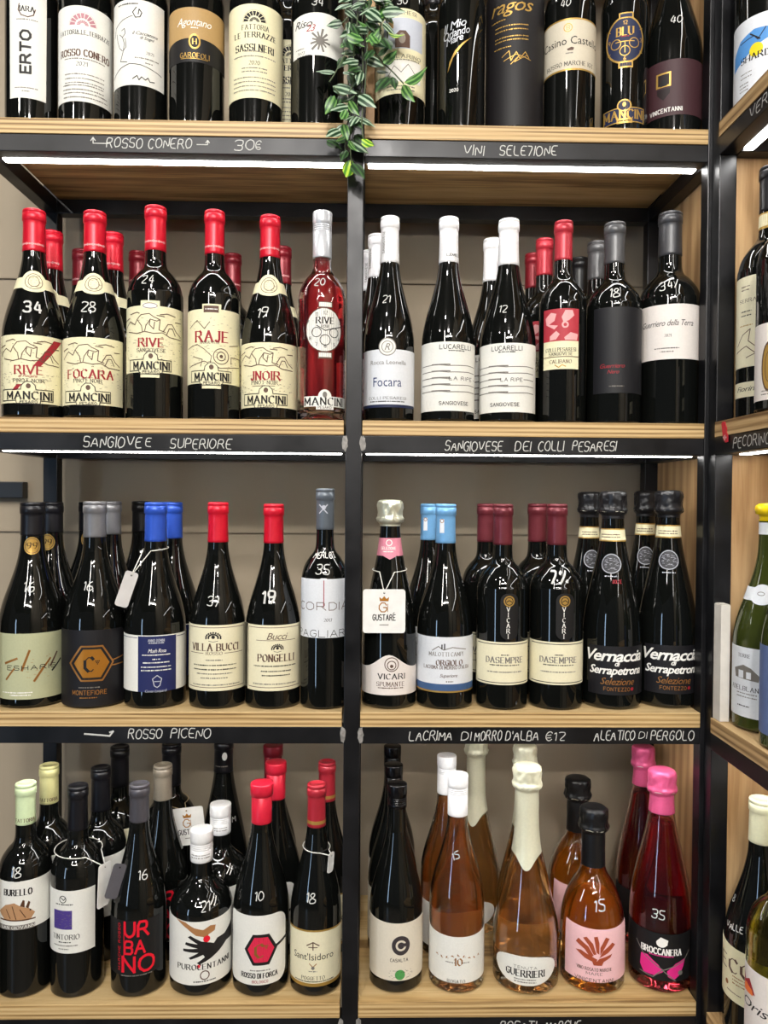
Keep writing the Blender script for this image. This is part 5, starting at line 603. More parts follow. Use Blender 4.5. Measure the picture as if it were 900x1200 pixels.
(.5221,-.0666,1.2586,-.918,3,'green bottle with bulging yellow wax top on the side shelf',('burgundy',.04431,.29094,'green',None,('yellow_wax',.26792,'wax'),[('band','paper_blue',.25042,.26575,'full'),('poly',[(.00478,.25042),(.06054,.25042),(.06054,.25261),(.00478,.25261)],'navy2'),('band','paper_blue',.1659,.18259,'full'),('disc',.00242,.17422,.01501,.01287,'paper_blue'),('ring',.00122,.17526,.00429,.00214,.00086,'grey_ink'),('lab','paper_blue',[(-.06646,.0176),(.06054,.0176),(.06054,.10646),(-.06646,.10646)]),('t','TERRE',-.01338,.09577,.00429,'ink','serif',.0185,0),('poly',[(-.03017,.0776),(-.01338,.08401),(-.00248,.08081),(.00825,.07225),(.00711,.06476),(-.02776,.0669)],'grey_ink'),('poly',[(-.02164,.0669),(-.01338,.0669),(-.01338,.07653),(-.02164,.07653)],'paper_blue'),('poly',[(-.00906,.0669),(-.00248,.0669),(-.00248,.07546),(-.00906,.07546)],'paper_blue'),('t','ADELBLANC',-.0119,.05405,.00536,'ink','serif',.04842,0),('m',-.00906,.04762,.03011,'grey_ink',.00172),('m',-.00906,.04333,.03011,'grey_ink',.00172),('m',-.01338,.03154,.01853,'ink',.00172)]),[]),
(.5177,-.062,.8549,-.866,4,'dark bottle with pale yellow cap and big brown letters on the side shelf',('burgundy',.04457,.30816,'dark',None,('pale_cream',.2522,'foil'),[('lab','cream',[(-.06685,.0503),(.06241,.0503),(.06241,.12366),(.05164,.12235),(.04087,.12128),(.0301,.12045),(.01932,.11985),(.00855,.11949),(-.00222,.11937),(-.01299,.11949),(-.02376,.11985),(-.03454,.12045),(-.04531,.12128),(-.05608,.12235),(-.06685,.12366)]),('t','ECO',-.01589,.09579,.01715,'brown_ink','serif',.05102,0),('m',-.00493,.08282,.02547,'bronze',.00172),('m',-.00493,.0785,.02547,'bronze',.00172),('m',-.00493,.07416,.02547,'bronze',.00172),('disc',-.02815,.06983,.00322,.00322,'bronze'),('m',-.01589,.06115,.02316,'brown_ink',.00172),('t','Valle',-.01901,.14378,.0075,'white_ink','hand',.028,10),('hand','8',-.02815,.17425,.00858,0)]),[]),
(.505,-.14,1.6587,-.863,2,'dark bottle with white label and gold oval at the right edge of the side shelf',('bordeaux',.04062,.30783,'dark',None,('black',.25209,'foil'),[('lab','paper_pink',[(-.06093,.01242),(.05054,.01242),(.05054,.10304),(-.06093,.10304)]),('disc',-.01161,.05143,.01086,.02963,'brown_ink'),('disc',-.01161,.05143,.00889,.02667,'gold'),('ring',-.01161,.05143,.00494,.01778,.00099,'brown_ink'),('m',-.01161,.02316,.02133,'grey_ink',.00158),('m',-.01161,.01925,.02133,'grey_ink',.00158)]),[]),
(.5104,-.152,1.2586,-.769,3,'bottle with plain slate blue label at the right edge of the side shelf',('burgundy',.04035,.31151,'green',None,('black',.26142,'foil'),[('lab','slate_blue',[(-.06053,.01723),(.06659,.01723),(.06659,.12245),(-.06053,.12245)])]),[]),
(.4995,-.15,.8549,-.837,4,'clear yellow-green bottle with red mountain picture at the lower right corner',('bordeaux',.04065,.315,'green_clear',.78,('white',.32342,'foil'),[('lab','paper_pink',[(-.06098,.04811),(.07026,.04811),(.07026,.14114),(-.06098,.14114)]),('poly',[(-.04335,.11544),(-.04335,.12928),(-.03749,.12138),(-.02785,.12731),(-.02102,.11742),(-.01807,.11149),(-.04335,.10951)],'red_ink'),('poly',[(-.04335,.11544),(-.03456,.1194),(-.02259,.11544),(-.02102,.10951),(-.04335,.10753)],'tangerine'),('t','Oris',-.02102,.09763,.01172,'ink','bfi',.04118,0)]),[]),
]
CHALK = [('ROSSO CONERO',1,0,-.30051,2.0297,.01283,.11467),('30',1,0,-.17239,2.02955,.014,.0265),('€',1,0,-.15337,2.02871,.01167,.00692),('VINI',1,1,.13941,2.02782,.01283,.02681),('SELE7IONE',1,1,.21356,2.02847,.01283,.07714),('SANGIOVE',2,0,-.34887,1.62608,.014,.0783),('E',2,0,-.30049,1.62653,.01167,.00692),('SUPERIORE',2,0,-.22941,1.62487,.01283,.08212),('SANGIOVESE',2,1,.14331,1.62479,.01283,.07857),('DEI',2,1,.2108,1.62541,.01283,.02116),('COLLI',2,1,.24963,1.62576,.01283,.03532),('PESARESI',2,1,.30916,1.62631,.01283,.06018),('ROSSO',3,0,-.30333,1.22788,.01283,.04525),('PICENO',3,0,-.24119,1.22917,.01283,.05349),('LACRIMA',3,1,.08761,1.22624,.01283,.05886),('DI',3,1,.13649,1.22633,.01167,.01297),('MORRO',3,1,.16718,1.22638,.01283,.0366),("D'ALBA",3,1,.21386,1.22647,.01283,.04494),('€12',3,1,.26003,1.22537,.01167,.02606),('ALEATICO',3,1,.34248,1.2267,.01283,.05585),('DI',3,1,.38169,1.22796,.00933,.01071),('PERGOLO',3,1,.42281,1.22685,.01283,.05959),('ROSATI',4,1,.2122,.82163,.01283,.04996),('MARCHE',4,1,.27532,.82127,.01283,.04769)]
LEAVES = [(-.04033,-.02416,2.18104,-.05979,-.01902,2.18044,0,-.67692),(-.04905,-.0214,2.11745,-.07323,-.01558,2.12134,0,.53766),(-.01674,-.0126,2.17842,-.04139,-.02275,2.16395,0,-.56829),(-.02209,-.01997,2.14574,-.03989,-.02846,2.13827,0,-.14821),(-.01832,-.03568,2.12565,-.0369,-.0461,2.11611,0,-.17102),(-.05221,-.02375,2.09815,-.0226,-.03031,2.08626,0,-.04545),(-.04899,-.04172,2.07648,-.06003,-.04027,2.05495,1,-.58254),(-.03147,-.03046,2.06929,-.05234,-.03895,2.05907,0,-.16683),(-.03336,-.04042,2.05976,-.03964,-.04819,2.04367,1,-.13194),(-.04093,-.04115,2.03276,-.05801,-.05236,2.01836,0,-.30066),(-.05986,-.02011,2.02896,-.04147,-.02378,2.01632,2,-.10529),(-.01801,-.03467,2.08072,.00336,-.04214,2.06285,0,.50869),(-.02014,-.02963,2.05539,.00247,-.02888,2.04384,0,-.66444),(-.03274,-.01609,2.03129,-.00636,-.01826,2.01376,0,-.33342),(-.02681,-.01753,2.00469,-.03317,-.02759,1.97885,3,-.57317),(-.02538,-.02783,1.99569,-.01049,-.03615,1.97339,2,-.28999),(-.01305,-.03976,2.02172,.0015,-.04851,2.01019,3,.19679),(-.02368,-.01502,2.03875,-.00872,-.01917,2.02574,2,.33196),(-.01486,-.03684,2.11288,-.0191,-.04184,2.09239,0,-.54338),(-.00947,-.02851,2.13324,.01316,-.02625,2.12488,0,.69723),(-.00843,-.03708,2.1494,.00815,-.03955,2.16701,1,-.12174),(-.00293,-.01388,2.16547,.02096,-.02235,2.15193,0,-.06464),(.02126,-.02249,2.11252,.00549,-.03119,2.08853,2,.5172),(.04288,-.02257,2.105,.06936,-.0316,2.11958,1,-.29282),(.04016,-.03437,2.09637,.05521,-.02924,2.07815,1,.2279),(.02082,-.02161,2.17146,.04115,-.02452,2.16785,3,-.57306),(.00738,-.03097,2.13549,.02186,-.03334,2.14552,2,-.28778),(.01423,-.0292,2.12659,.03085,-.03397,2.13977,1,.41733),(.02693,-.02267,2.11253,.03027,-.02914,2.09341,2,-.51258),(.01247,-.03867,2.1875,.04016,-.04335,2.18511,0,.51113),(.00464,-.03391,2.19699,-.01541,-.03517,2.18583,0,.44123),(-.02897,-.03196,2.19645,-.01209,-.0413,2.19636,0,.1688),(.01621,-.01407,2.20079,.0267,-.00988,2.19114,2,.39846),(.00539,-.01212,2.12471,.02153,-.00731,2.12652,2,-.39492),(-.0321,-.01995,2.11744,-.02184,-.01608,2.1028,2,.64086),(-.0301,-.01923,2.15277,-.01749,-.02239,2.14219,2,.3369),(.01253,-.02715,2.2048,.02461,-.03855,2.20327,1,-.41025),(-.0378,-.03723,2.04245,-.03218,-.034,2.02408,1,.66497),(-.03728,-.01854,2.20367,-.02141,-.01317,2.19382,0,.09307),(-.00759,-.04021,2.18833,.0102,-.05043,2.16915,0,.64624),(-.02822,-.02338,2.22093,-.04352,-.03334,2.20303,0,-.63095),(-.01358,-.01785,2.22146,.0035,-.01455,2.22057,0,-.01076),(.00332,-.04141,2.21419,.02115,-.04155,2.20787,1,-.31858),(.01699,-.03136,2.19886,.0036,-.039,2.1805,1,.20012),(-.03468,-.01535,2.14253,-.04571,-.02098,2.12336,2,.0433),(-.02788,-.01204,2.13775,-.014,-.01433,2.1186,1,-.19847),(-.03107,-.02753,2.16018,-.0419,-.03569,2.14293,1,.57235),(.00058,-.03733,2.13946,-.0093,-.04492,2.12168,2,.57506),(.00823,-.03658,2.16219,-.00059,-.04191,2.14338,1,-.12332),(.01491,-.04171,2.15261,.0237,-.05124,2.13182,2,-.48007),(-.0366,-.01567,2.09257,-.04404,-.02586,2.07365,2,.34342),(-.02682,-.03174,2.05088,-.01321,-.03502,2.03839,2,-.14301),(-.03056,-.02495,2.07884,-.01806,-.02132,2.06291,1,.34156),(-.02107,-.02734,2.17834,-.03231,-.02592,2.17005,2,-.41862),(-.00743,-.04179,2.16754,-.0185,-.04643,2.17106,1,.24021),(-.00104,-.02065,2.21429,-.01231,-.01909,2.20382,2,.07706),(-.02925,-.02221,2.04427,-.04018,-.03281,2.04122,0,-.61939),(-.03363,-.02075,2.01557,-.04005,-.02834,1.99859,2,.41428),(.01891,-.01202,2.20016,-.00114,-.00621,2.19584,1,.51933),(-.00276,-.04097,2.20754,.01726,-.0436,2.20018,0,.35131),(-.01197,-.01586,2.18195,.01104,-.01133,2.18051,2,-.29184),(-.00232,-.01543,2.20778,-.02272,-.01574,2.20304,0,.35429),(-.0341,-.02999,2.16146,-.02663,-.04121,2.13672,2,.47965),(.01718,-.03551,2.19193,.02132,-.03796,2.17889,0,-.15779),(-.02713,-.02919,2.17649,-.01886,-.03614,2.15801,2,-.06875),(.01102,-.01709,2.21555,.02637,-.02356,2.20587,0,.40671),(-.00672,-.03364,2.18033,.00246,-.0368,2.16349,2,-.14828),(-.00074,-.03313,2.20743,.01973,-.02851,2.21077,1,-.04561),(-.00801,-.02437,2.18285,.00991,-.03146,2.1713,2,-.08196),(-.03355,-.04127,2.15644,-.01279,-.0478,2.14575,1,.53345),(-.00855,-.02144,2.21746,-.02694,-.03273,2.20668,0,.23581),(.01336,-.03758,2.1744,.02762,-.03461,2.16145,0,-.39645),(-.00392,-.02691,2.17109,-.02444,-.03308,2.16631,0,-.62289),(-.03238,-.03246,2.21869,-.0159,-.03441,2.21524,1,.55561),(-.00726,-.03743,2.18015,.01161,-.04465,2.1711,0,.15051),(-.0027,-.03705,2.15824,.00556,-.04639,2.14321,1,.40187),(-.03054,-.02744,2.18069,-.03123,-.02928,2.1634,0,-.5332),(.0111,-.0126,2.18391,-.00419,-.01351,2.1711,1,-.56275),(.00118,-.0318,2.21312,.01451,-.03347,2.19711,2,-.36856),(-.02788,-.02917,2.16135,-.01105,-.0247,2.15117,1,-.61282),(-.01208,-.01846,2.2142,-.00457,-.02629,2.1955,2,.54552),(-.02641,-.01373,2.23385,-.05081,-.01393,2.23266,1,.47633),(.00219,-.03157,2.16964,.0118,-.02903,2.16196,0,-.29713),(-.02838,-.03776,2.19839,-.04715,-.04793,2.18317,0,.69229),(-.01516,-.03631,2.11733,-.03049,-.04802,2.10533,2,-.34043),(-.03799,-.03784,2.10953,-.02436,-.04592,2.10206,0,-.44063),(-.02408,-.01339,2.06413,-.03584,-.02364,2.05362,0,-.02228),(-.02224,-.01335,2.09819,-.00953,-.00926,2.08691,2,-.14646),(-.02287,-.01942,2.089,-.04211,-.01662,2.08318,1,.52525),(-.02788,-.03203,2.04499,-.02825,-.02849,2.0329,2,-.6532),(-.0253,-.01515,2.12812,-.01986,-.02303,2.10879,2,.37845),(-.01667,-.01562,2.11195,-.02626,-.02137,2.09877,0,.3003),(-.0358,-.03171,2.04284,-.04873,-.02975,2.0326,0,-.63092),(-.02996,-.04153,2.0187,-.01987,-.03696,2.00856,1,-.3481),(-.03046,-.01389,2.03893,-.04958,-.01528,2.03043,1,.19744),(-.01953,-.03349,2.05415,-.02719,-.04391,2.03706,0,.38038)]
STEMS = [[(-.02129,.006,2.4722),(-.02129,-.0075,2.469),(-.02184,-.011,2.42),(-.02548,-.014,2.28575),(-.02841,-.014,2.21802),(-.02809,-.014,2.17283),(-.03225,-.014,2.11618),(-.0285,-.014,2.07092),(-.03406,-.014,2.04813),(-.03605,-.014,2.00723)],[(-.01238,.006,2.4722),(-.01238,-.0075,2.469),(-.01144,-.011,2.42),(-.01063,-.018,2.28323),(-.0124,-.018,2.21576),(-.01434,-.018,2.17069),(-.01279,-.018,2.11435),(-.02157,-.018,2.06903),(-.02929,-.018,2.03499),(-.02676,-.018,1.99882)],[(-.00014,.006,2.4722),(-.00014,-.0075,2.469),(.00284,-.011,2.42),(.00977,-.022,2.28084),(.01142,-.022,2.21367),(.01054,-.022,2.18),(.00169,-.022,2.15176),(.01318,-.022,2.13288),(.02689,-.022,2.11964),(.04178,-.022,2.10417)],[(.00254,.006,2.4722),(.00254,-.0075,2.469),(.00597,-.011,2.42),(.01424,-.026,2.27809),(.01597,-.026,2.20001),(.01953,-.026,2.17773),(.01969,-.026,2.1576)],[(-.01702,.006,2.4722),(-.01702,-.0075,2.469),(-.01685,-.011,2.42),(-.01836,-.03,2.27455),(-.01996,-.03,2.18564),(-.02517,-.03,2.12986),(-.02606,-.03,2.0964),(-.03832,-.03,2.08279),(-.05076,-.03,2.09372)],[(-.00821,.006,2.4722),(-.00821,-.0075,2.469),(-.00658,-.011,2.42),(-.00368,-.034,2.26097),(-.00533,-.034,2.18344),(-.00724,-.034,2.13903),(-.00915,-.034,2.09457),(-.01331,-.034,2.05001),(-.01087,-.034,2.02333)],[(-.03205,-.038,2.18041),(-.03979,-.038,2.17254)],[(-.03383,-.042,2.13389),(-.04807,-.042,2.1061),(-.05575,-.042,2.09384)]]
# ------------------------------------------------------------------ the room
ZB = {0: 2.4425, 1: 2.0404, 2: 1.6382, 3: 1.2381, 4: .8344, 5: .4320}
TH = .0205
WALL = mat('taupe_plaster', '#a0937f', .8, 0, .08, 3.0, .05)
tag(link('wall_back', box_mesh('wall_back', -2.6, .83, .305, .36, 0, 3.0), WALL), 'taupe wall behind the shelving', None, None, 'structure')
tag(link('floor', box_mesh('floor', -4.5, 4.0, -5.5, .36, -.05, 0), mat('floor_tile', '#6f6860', .4, 0, .15, 2.0)), 'grey floor of the shop', None, None, 'structure')
tag(link('ceiling', box_mesh('ceiling', -4.5, 4.0, -5.5, .36, 3.0, 3.06), mat('ceiling_paint', '#4a4542', .8, 0, .05, 2.0)), 'dark ceiling of the shop', None, None, 'structure')
tag(link('wall_right', box_mesh('wall_right', .83, .88, -5.5, .36, 0, 3.0), WALL), 'taupe wall behind the side shelving', None, None, 'structure')
for k, z in enumerate((1.93, 1.49)):
    o = link('trim_%d' % (k + 1), box_mesh('trim', -2.6, .48, .3005, .305, z, z + .002), mat('trim_shadow', '#8a7e6c', .7)); tag(o, None, None, None, 'structure')  # wall seams as thin strips, slightly darker than the plaster
so = link('wall_bracket', box_mesh('wall_bracket', -.66, -.597, .285, .305, 1.548, 1.577, .002), mat('black_plastic', '#0c0c0d', .4)); tag(so, 'small black box on the wall at the left end of the shelving', 'bracket')

# ------------------------------------------------------------------ main shelving unit
XL0, XL1 = -.538, -.515; XC0, XC1 = -.0327, -.0105; XR0, XR1 = .4614, .4832; YB = .227
unit = empty('shelving_unit', (0, 0, 0)); tag(unit, 'black steel shelving unit with oak shelf boards facing the viewer', 'shelf')
for (a, b) in ((XL0, XL1), (XC0, XC1), (XR0, XR1)):
    for (y0, y1) in ((0, .022), (YB, YB + .022)):
        link('post', box_mesh('post', a, b, y0, y1, 0, 2.47, .0012), STEEL, unit)
LEDM = mat('led_diffuser', (1, .985, .95, 1), .5, 0, 0, emit=LED_E)
ALU = mat('aluminium', '#b9bbbe', .3, .9)
CHALKM = mat('chalk_pen', PAL['chalk'], .7, 0, .1, 300)
for s, zb in ZB.items():
    beams = {}
    for bi, (a, b) in enumerate(((XL1, XC0), (XC1, XR0))):
        bo = link('front_beam', box_mesh('front_beam', a + .0001, b - .0001, .0002, .0222, zb - .0235, zb - .0002, .001), STEEL, unit)
        link('rear_beam', box_mesh('rear_beam', a + .0001, b - .0001, YB, YB + .022, zb - .0235, zb - .0002, .001), STEEL, unit)
        link('shelf_board', box_mesh('shelf_board', a + .0006, b - .0006 - (.002 if bi == 0 else 0), -.0012, .29, zb, zb + TH, .0007), OAK, unit)
        if s < 5:
            st = link('light_strip', box_mesh('light_strip', a + .004, b - .004, .0235, .0375, zb - .0205, zb - .0165), ALU, unit)
            link('diffuser', box_mesh('diffuser', a + .006, b - .006, .0245, .0365, zb - .0245, zb - .0206, .001), LEDM, st)
        L = [c for c in CHALK if c[1] == s and c[2] == bi]
        for (t, _, _, x, z, h, w) in L:
            loops = [[(px + x, -.0003 - (q % 9) * 6e-6, py + z) for px, py in l] for q, l in enumerate(stroke_text(t, h, w, 'chalk'))]
            vs = [p for l in loops for p in l]; fs = []; n = 0
            for l in loops: fs.append(tuple(range(n, n + len(l)))); n += len(l)
            link('chalk_lettering', mesh_from('chalk_lettering', vs, fs), CHALKM, bo)
    for (a, b) in ((XL0, XL1), (XC0, XC1), (XR0, XR1)):
        link('side_beam', box_mesh('side_beam', a + .001, b - .001, .0225, YB - .0005, zb - .0233, zb - .0004, .001), STEEL, unit)
def beam_marks(s, bi, lines, w):
    bo = [o for o in unit.children if o.name.startswith('front_beam')][2 * s + bi]
    loops = []
    for l in lines: ribbon(l, w, loops)
    vs = [(x, -.0003 - (q % 9) * 6e-6, z) for q, l in enumerate(loops) for x, z in l]; fs = [tuple(range(4 * i, 4 * i + 4)) for i in range(len(loops))]
    link('chalk_arrow', mesh_from('chalk_arrow', vs, fs), CHALKM, bo)
beam_marks(1, 0, [[(-.355, 2.0285), (-.376, 2.0285), (-.376, 2.036)], [(-.379, 2.032), (-.376, 2.0365), (-.373, 2.032)]], .0012)
beam_marks(1, 0, [[(-.2365, 2.0290), (-.222, 2.0290), (-.222, 2.0345)], [(-.2245, 2.0315), (-.222, 2.0350), (-.2195, 2.0315)]], .0012)
beam_marks(3, 0, [[(-.386, 1.2278), (-.365, 1.2262), (-.352, 1.2250), (-.347, 1.2315), (-.3520, 1.2300)]], .0022)
# welded joints rubbed bare at the centre post
SCUFF = mat('scuffed_steel', '#8d8a86', .6, .2, .35, 160, .4)
def blob_mesh(name, cx, cz, rx, rz, y, seed):
    r = random.Random(seed); n = 18; out = []
    for i in range(n):
        a = 2 * math.pi * i / n; q = r.uniform(.8, 1.1); out.append((cx + rx * q * math.cos(a), cz + rz * q * math.sin(a)))
    vs = [(p[0], y, p[1]) for p in out] + [(cx, y - .0006, cz)]; fs = [(i, (i + 1) % n, n) for i in range(n)]
    vs2 = vs; return mesh_from(name, vs2, fs, True)
for s in (1, 2, 3, 4):
    for k, x in enumerate((XC0 - .001, XC1 + .0012)):
        link('weld_mark', blob_mesh('weld_mark', x, ZB[s] - .011, .0042, .0115, -.0005, s * 7 + k), SCUFF, unit)
link('side_panel', box_mesh('side_panel', .4836, .4996, .003, .29, .02, 2.46, .0008), OAKZ, unit)
# wooden divider standing behind the centre post of the top bay
o = link('wooden_divider', box_mesh('wooden_divider', -.0085, .0035, .026, .20, ZB[1] + TH + .0006, ZB[1] + TH + .33, .0008), OAKZ); tag(o, 'narrow wooden board standing upright beside the centre post on the top shelf', 'board')

# ------------------------------------------------------------------ side shelving unit, at right angles
SX = .4667; SY = -.023
side = empty('shelving_unit', (SX, SY, 0)); tag(side, 'black steel and oak side shelving unit standing at right angles at the right edge', 'shelf')
def sp(name, *a, m=STEEL, parent=None, **k):
    me = box_mesh(name, a[0] - SX, a[1] - SX, a[2] - SY, a[3] - SY, a[4], a[5], k.get('bev', .0012)); return link(name, me, m, parent or side)
for y0, y1 in ((SY + .0005, -.0005), (-.72, -.6975)):
    for x0 in (SX + .0005, .79): sp('post', x0, x0 + .0235, y0, y1, 0, 2.47)
sp('end_panel', SX + .0245, .789, -.012, -.0006, .02, 2.46, m=OAKZ, bev=.0006)
sp('back_panel', .8138, .828, -.70, -.001, .02, 2.46, m=OAKZ, bev=.0006)
for s, zb in ZB.items():
    bo = sp('front_beam', SX - .0002, SX + .0228, -.6973, SY + .0003, zb - .0235, zb - .0002)
    bo.data.name = 'front_beam'
    sp('end_beam', SX + .0245, .789, -.0345, -.0125, zb - .0235, zb - .0004)
    sp('shelf_board', SX - .0012, .79, -.6973, SY + .0015 - .001, zb, zb + TH, m=OAKY, bev=.0007)
    if s < 5:
        st = sp('light_strip', SX + .0245, SX + .0385, -.69, -.036, zb - .0205, zb - .0165, m=ALU)
        sp('diffuser', SX + .0255, SX + .0375, -.688, -.038, zb - .0245, zb - .0206, m=LEDM, parent=st)
def side_text(t, y0, y1, z, h):
    loops = stroke_text(t, h, abs(y1 - y0), 'chalk'); yc = (y0 + y1) / 2
    vs = []; fs = []
    for q, l in enumerate(loops):
        fs.append(tuple(range(len(vs), len(vs) + len(l)))); vs += [(SX - .0005 - (q % 9) * 6e-6 - SX, yc - px - SY, z + py) for px, py in l]
    link('chalk_lettering', mesh_from('chalk_lettering', vs, fs), CHALKM, side)
side_text('PECORINO', -.075, -.165, ZB[2] - .0115, .013)
side_text('VERDICCHIO', -.105, -.23, ZB[1] - .0115, .013)
# small red paper marker stuck on the side shelf edge
pts = [(-.0495, -.004), (-.044, .016), (-.047, .0185), (-.054, .018), (-.056, .0135), (-.0595, .009), (-.0585, .004), (-.063, -.001), (-.063, -.009), (-.056, -.0095)]
vs = [(SX - .0022, y, ZB[2] + z) for y, z in pts] + [(SX - .0015, y, ZB[2] + z) for y, z in pts]; n = len(pts)
fs = [tuple(range(n)), tuple(range(2 * n - 1, n - 1, -1))] + [(i, (i + 1) % n, n + (i + 1) % n, n + i) for i in range(n)]
mk = link('shelf_marker', mesh_from('shelf_marker', vs, fs), mat('red_paper', '#c81c34', .5)); tag(mk, 'small jagged red paper marker stuck on the side shelf edge', 'marker')
mk2 = mesh_from('marker_print', [(SX - .0026, y, ZB[2] + z) for y, z in ((-.0500, -.0015), (-.0605, -.002), (-.0605, -.0042), (-.0500, -.0037), (-.053, .0), (-.057, .001), (-.057, -.006), (-.053, -.007))], [(0, 1, 2, 3), (4, 5, 6, 7)])
link('marker_print', mk2, P_('pink_pic'), mk)
# pale carton behind the yellow-wax bottle
cb = empty('carton', (.4677, -.0345, ZB[3] + TH + .0006)); tag(cb, 'narrow white card box standing behind the yellow wax bottle', 'box')
link('box_body', box_mesh('box_body', 0, .0125, -.0105, .0105, 0, .155, .0006), mat('white_card', '#d8d2c8', .6), cb)
link('box_flap', box_mesh('box_flap', .0008, .0117, -.0100, .0100, .1552, .1560, .0002), mat('white_card_flap', '#c4bdb2', .6), cb)

# ------------------------------------------------------------------ bottles on the shelves
RECAP = [('pale-yellow', 'e4dfa0'), ('taupe', '8b8172'), ('dark red', '7f1624'), ('darker red', '8c1c28'), ('black-capped bottle at the back', '18181a')]
for rec in BOTTLES:
    b = make_bottle(rec)
    for i, (bx, by, lab) in enumerate(rec[7]):
        sk = ('price_mark', 'lettering', 'printed_picture') if 'glossy black bottle with' in lab else ('price_mark', 'paper_label') if lab.startswith('unlabelled') else ('price_mark',)
        cp = copy_thing(b, (bx, by, rec[2]), rec[3] * .5 + .5 * ((hash_s(lab) % 17) / 17 - .5), lab, sk, scale=.9 if rec[6][0] in ('champagne', 'prosecco') else 1.0)
        for key, col in RECAP:
            if lab.startswith(key):
                for c in cp.children:
                    if c.name.startswith('capsule') and len(c.material_slots): c.material_slots[0].link = 'OBJECT'; c.material_slots[0].material = mat('cap_' + col, '#' + col, .34, .2, .04, 300)
                break

# ------------------------------------------------------------------ cards and strings hung on bottles
CARD = mat('white_card_tag', '#e8e7e3', .55); STRING = mat('white_string', '#dcdad2', .8); TWINE = mat('twine', '#a58e68', .85)
def hang_card(loc, w, h, rz, tilt, label, neck=None, art=True, smat=STRING, cmat=None, rr=.004, roll=0.0):
    root = empty('hang_tag', loc, 0); tag(root, label, 'tag')
    n = 5; pts = []
    for (cx, cz, a0) in ((w / 2 - rr, -h / 2 + rr, -90), (w / 2 - rr, h / 2 - rr, 0), (-w / 2 + rr, h / 2 - rr, 90), (-w / 2 + rr, -h / 2 + rr, 180)):
        for i in range(n): a = math.radians(a0 + i * 90 / (n - 1)); pts.append((cx + rr * math.cos(a), cz + rr * math.sin(a)))
    vs = [(x, -.0004, z) for x, z in pts] + [(x, .0004, z) for x, z in pts]; m = len(pts)
    fs = [tuple(range(m)), tuple(range(2 * m - 1, m - 1, -1))] + [(i, m + i, m + (i + 1) % m, (i + 1) % m) for i in range(m)]
    card = link('card', mesh_from('card', vs, fs), cmat or CARD, root); card.rotation_euler = (tilt, roll, rz)
    def pr(L, c, k):
        vs = []; fs = []
        for l in L: fs.append(tuple(range(len(vs), len(vs) + len(l)))); vs += [(x, -.0006 - .0001 * k, z) for x, z in l]
        return link('card_print', mesh_from('card_print', vs, fs), P_(c), card)
    if art:
        k = h / .066
        g = []; ribbon([(.0035 * k, .004 * k), (.001 * k, .0075 * k), (-.004 * k, .0075 * k), (-.0075 * k, .003 * k), (-.0075 * k, -.002 * k), (-.004 * k, -.006 * k), (.001 * k, -.006 * k), (.004 * k, -.003 * k), (.004 * k, .0005 * k), (-.001 * k, .0005 * k)], .0016 * k, g)
        ribbon([(.0055 * k, .006 * k), (.0055 * k, -.006 * k)], .0008 * k, g)
        pr([[(x, z + .005 * k) for x, z in l] for l in g], 'amber', 1)
        pr([[(x * k, z * k + .018 * k) for x, z in ((-.0065, -.003), (.0065, -.003), (.0075, .0035), (.0035, .0005), (0, .005), (-.0035, .0005), (-.0075, .0035))]], 'amber', 1)
        pr([[(x, z - .0095 * k) for x, z in l] for l in stroke_text('GUSTARE', .0085 * k, .034 * k, 'sans')] + [[(.0128 * k, -.0035 * k), (.0155 * k, -.0015 * k), (.016 * k, -.0022 * k), (.0135 * k, -.0042 * k)]], 'ink', 1)
        pr([[(-.007 * k, -.0212 * k), (.007 * k, -.0212 * k), (.007 * k, -.0200 * k), (-.007 * k, -.0200 * k)]], 'grey_ink', 1)
    pr([ellipse(0, h / 2 - .005, .0013, .0013, 12)], 'black_paper', 2)
    if neck:
        nx, ny, nz, nr = neck; lo = Vector(loc); R = Matrix.Rotation(rz, 4, 'Z') @ Matrix.Rotation(roll, 4, 'Y') @ Matrix.Rotation(tilt, 4, 'X'); hole = R @ Vector((0, -.001, h / 2 - .005))
        ring = []; hw_ = hole + lo; th = math.atan2(hw_.y - ny, hw_.x - nx)
        for i in range(33):
            a = -math.pi * .86 + 2 * math.pi * .86 * i / 32; zz = nz - .006 * abs(a) / math.pi; rr_ = max(nr(zz), .0155); ring.append(Vector((nx + rr_ * math.cos(th + math.pi + a), ny + rr_ * math.sin(th + math.pi + a), zz)) - lo)
        pts = [hole] + [hole.lerp(ring[0], t) for t in (.35, .7)] + ring + [hole.lerp(ring[-1], t) for t in (.7, .35)] + [hole]
        link('string', tube('string', pts, .00075, 5), smat, root)
    return root
def find(x, shelf): return min((r for r in BOTTLES if r[4] == shelf and r[1] < .1), key=lambda r: abs(r[0] - x))
def neck_of(r, zr, extra=.0018):
    kind, R, H = r[6][:3]; rf = rfun(profile(kind, R, H - .0015)); return (r[0], r[1], r[2] + zr + .0006, lambda z: rf(z - r[2] - .0006) + extra)
b = find(.03, 3); hang_card((.0218, .0035, 1.3972), .0585, .060, .0, -.05, 'white square card with gold crown letter hung on the silver-foiled bottle', neck_of(b, .195))
b = [r for r in BOTTLES if r[4] == 4 and 'twine' in r[5]][0]
hang_card((-.2835, b[1] - b[6][1] - .004, 1.030), .052, .060, .05, 0, 'white card with gold crown letter hung on twine at the back of the bottom shelf', neck_of(b, .205), smat=TWINE, roll=-.10)
b = find(-.41, 4); hang_card((-.3665, .022, 1.009), .024, .060, 1.15, .0, 'narrow white card turned edge-on beside the purple square picture bottle', neck_of(b, .198, .009), art=False, roll=.05)
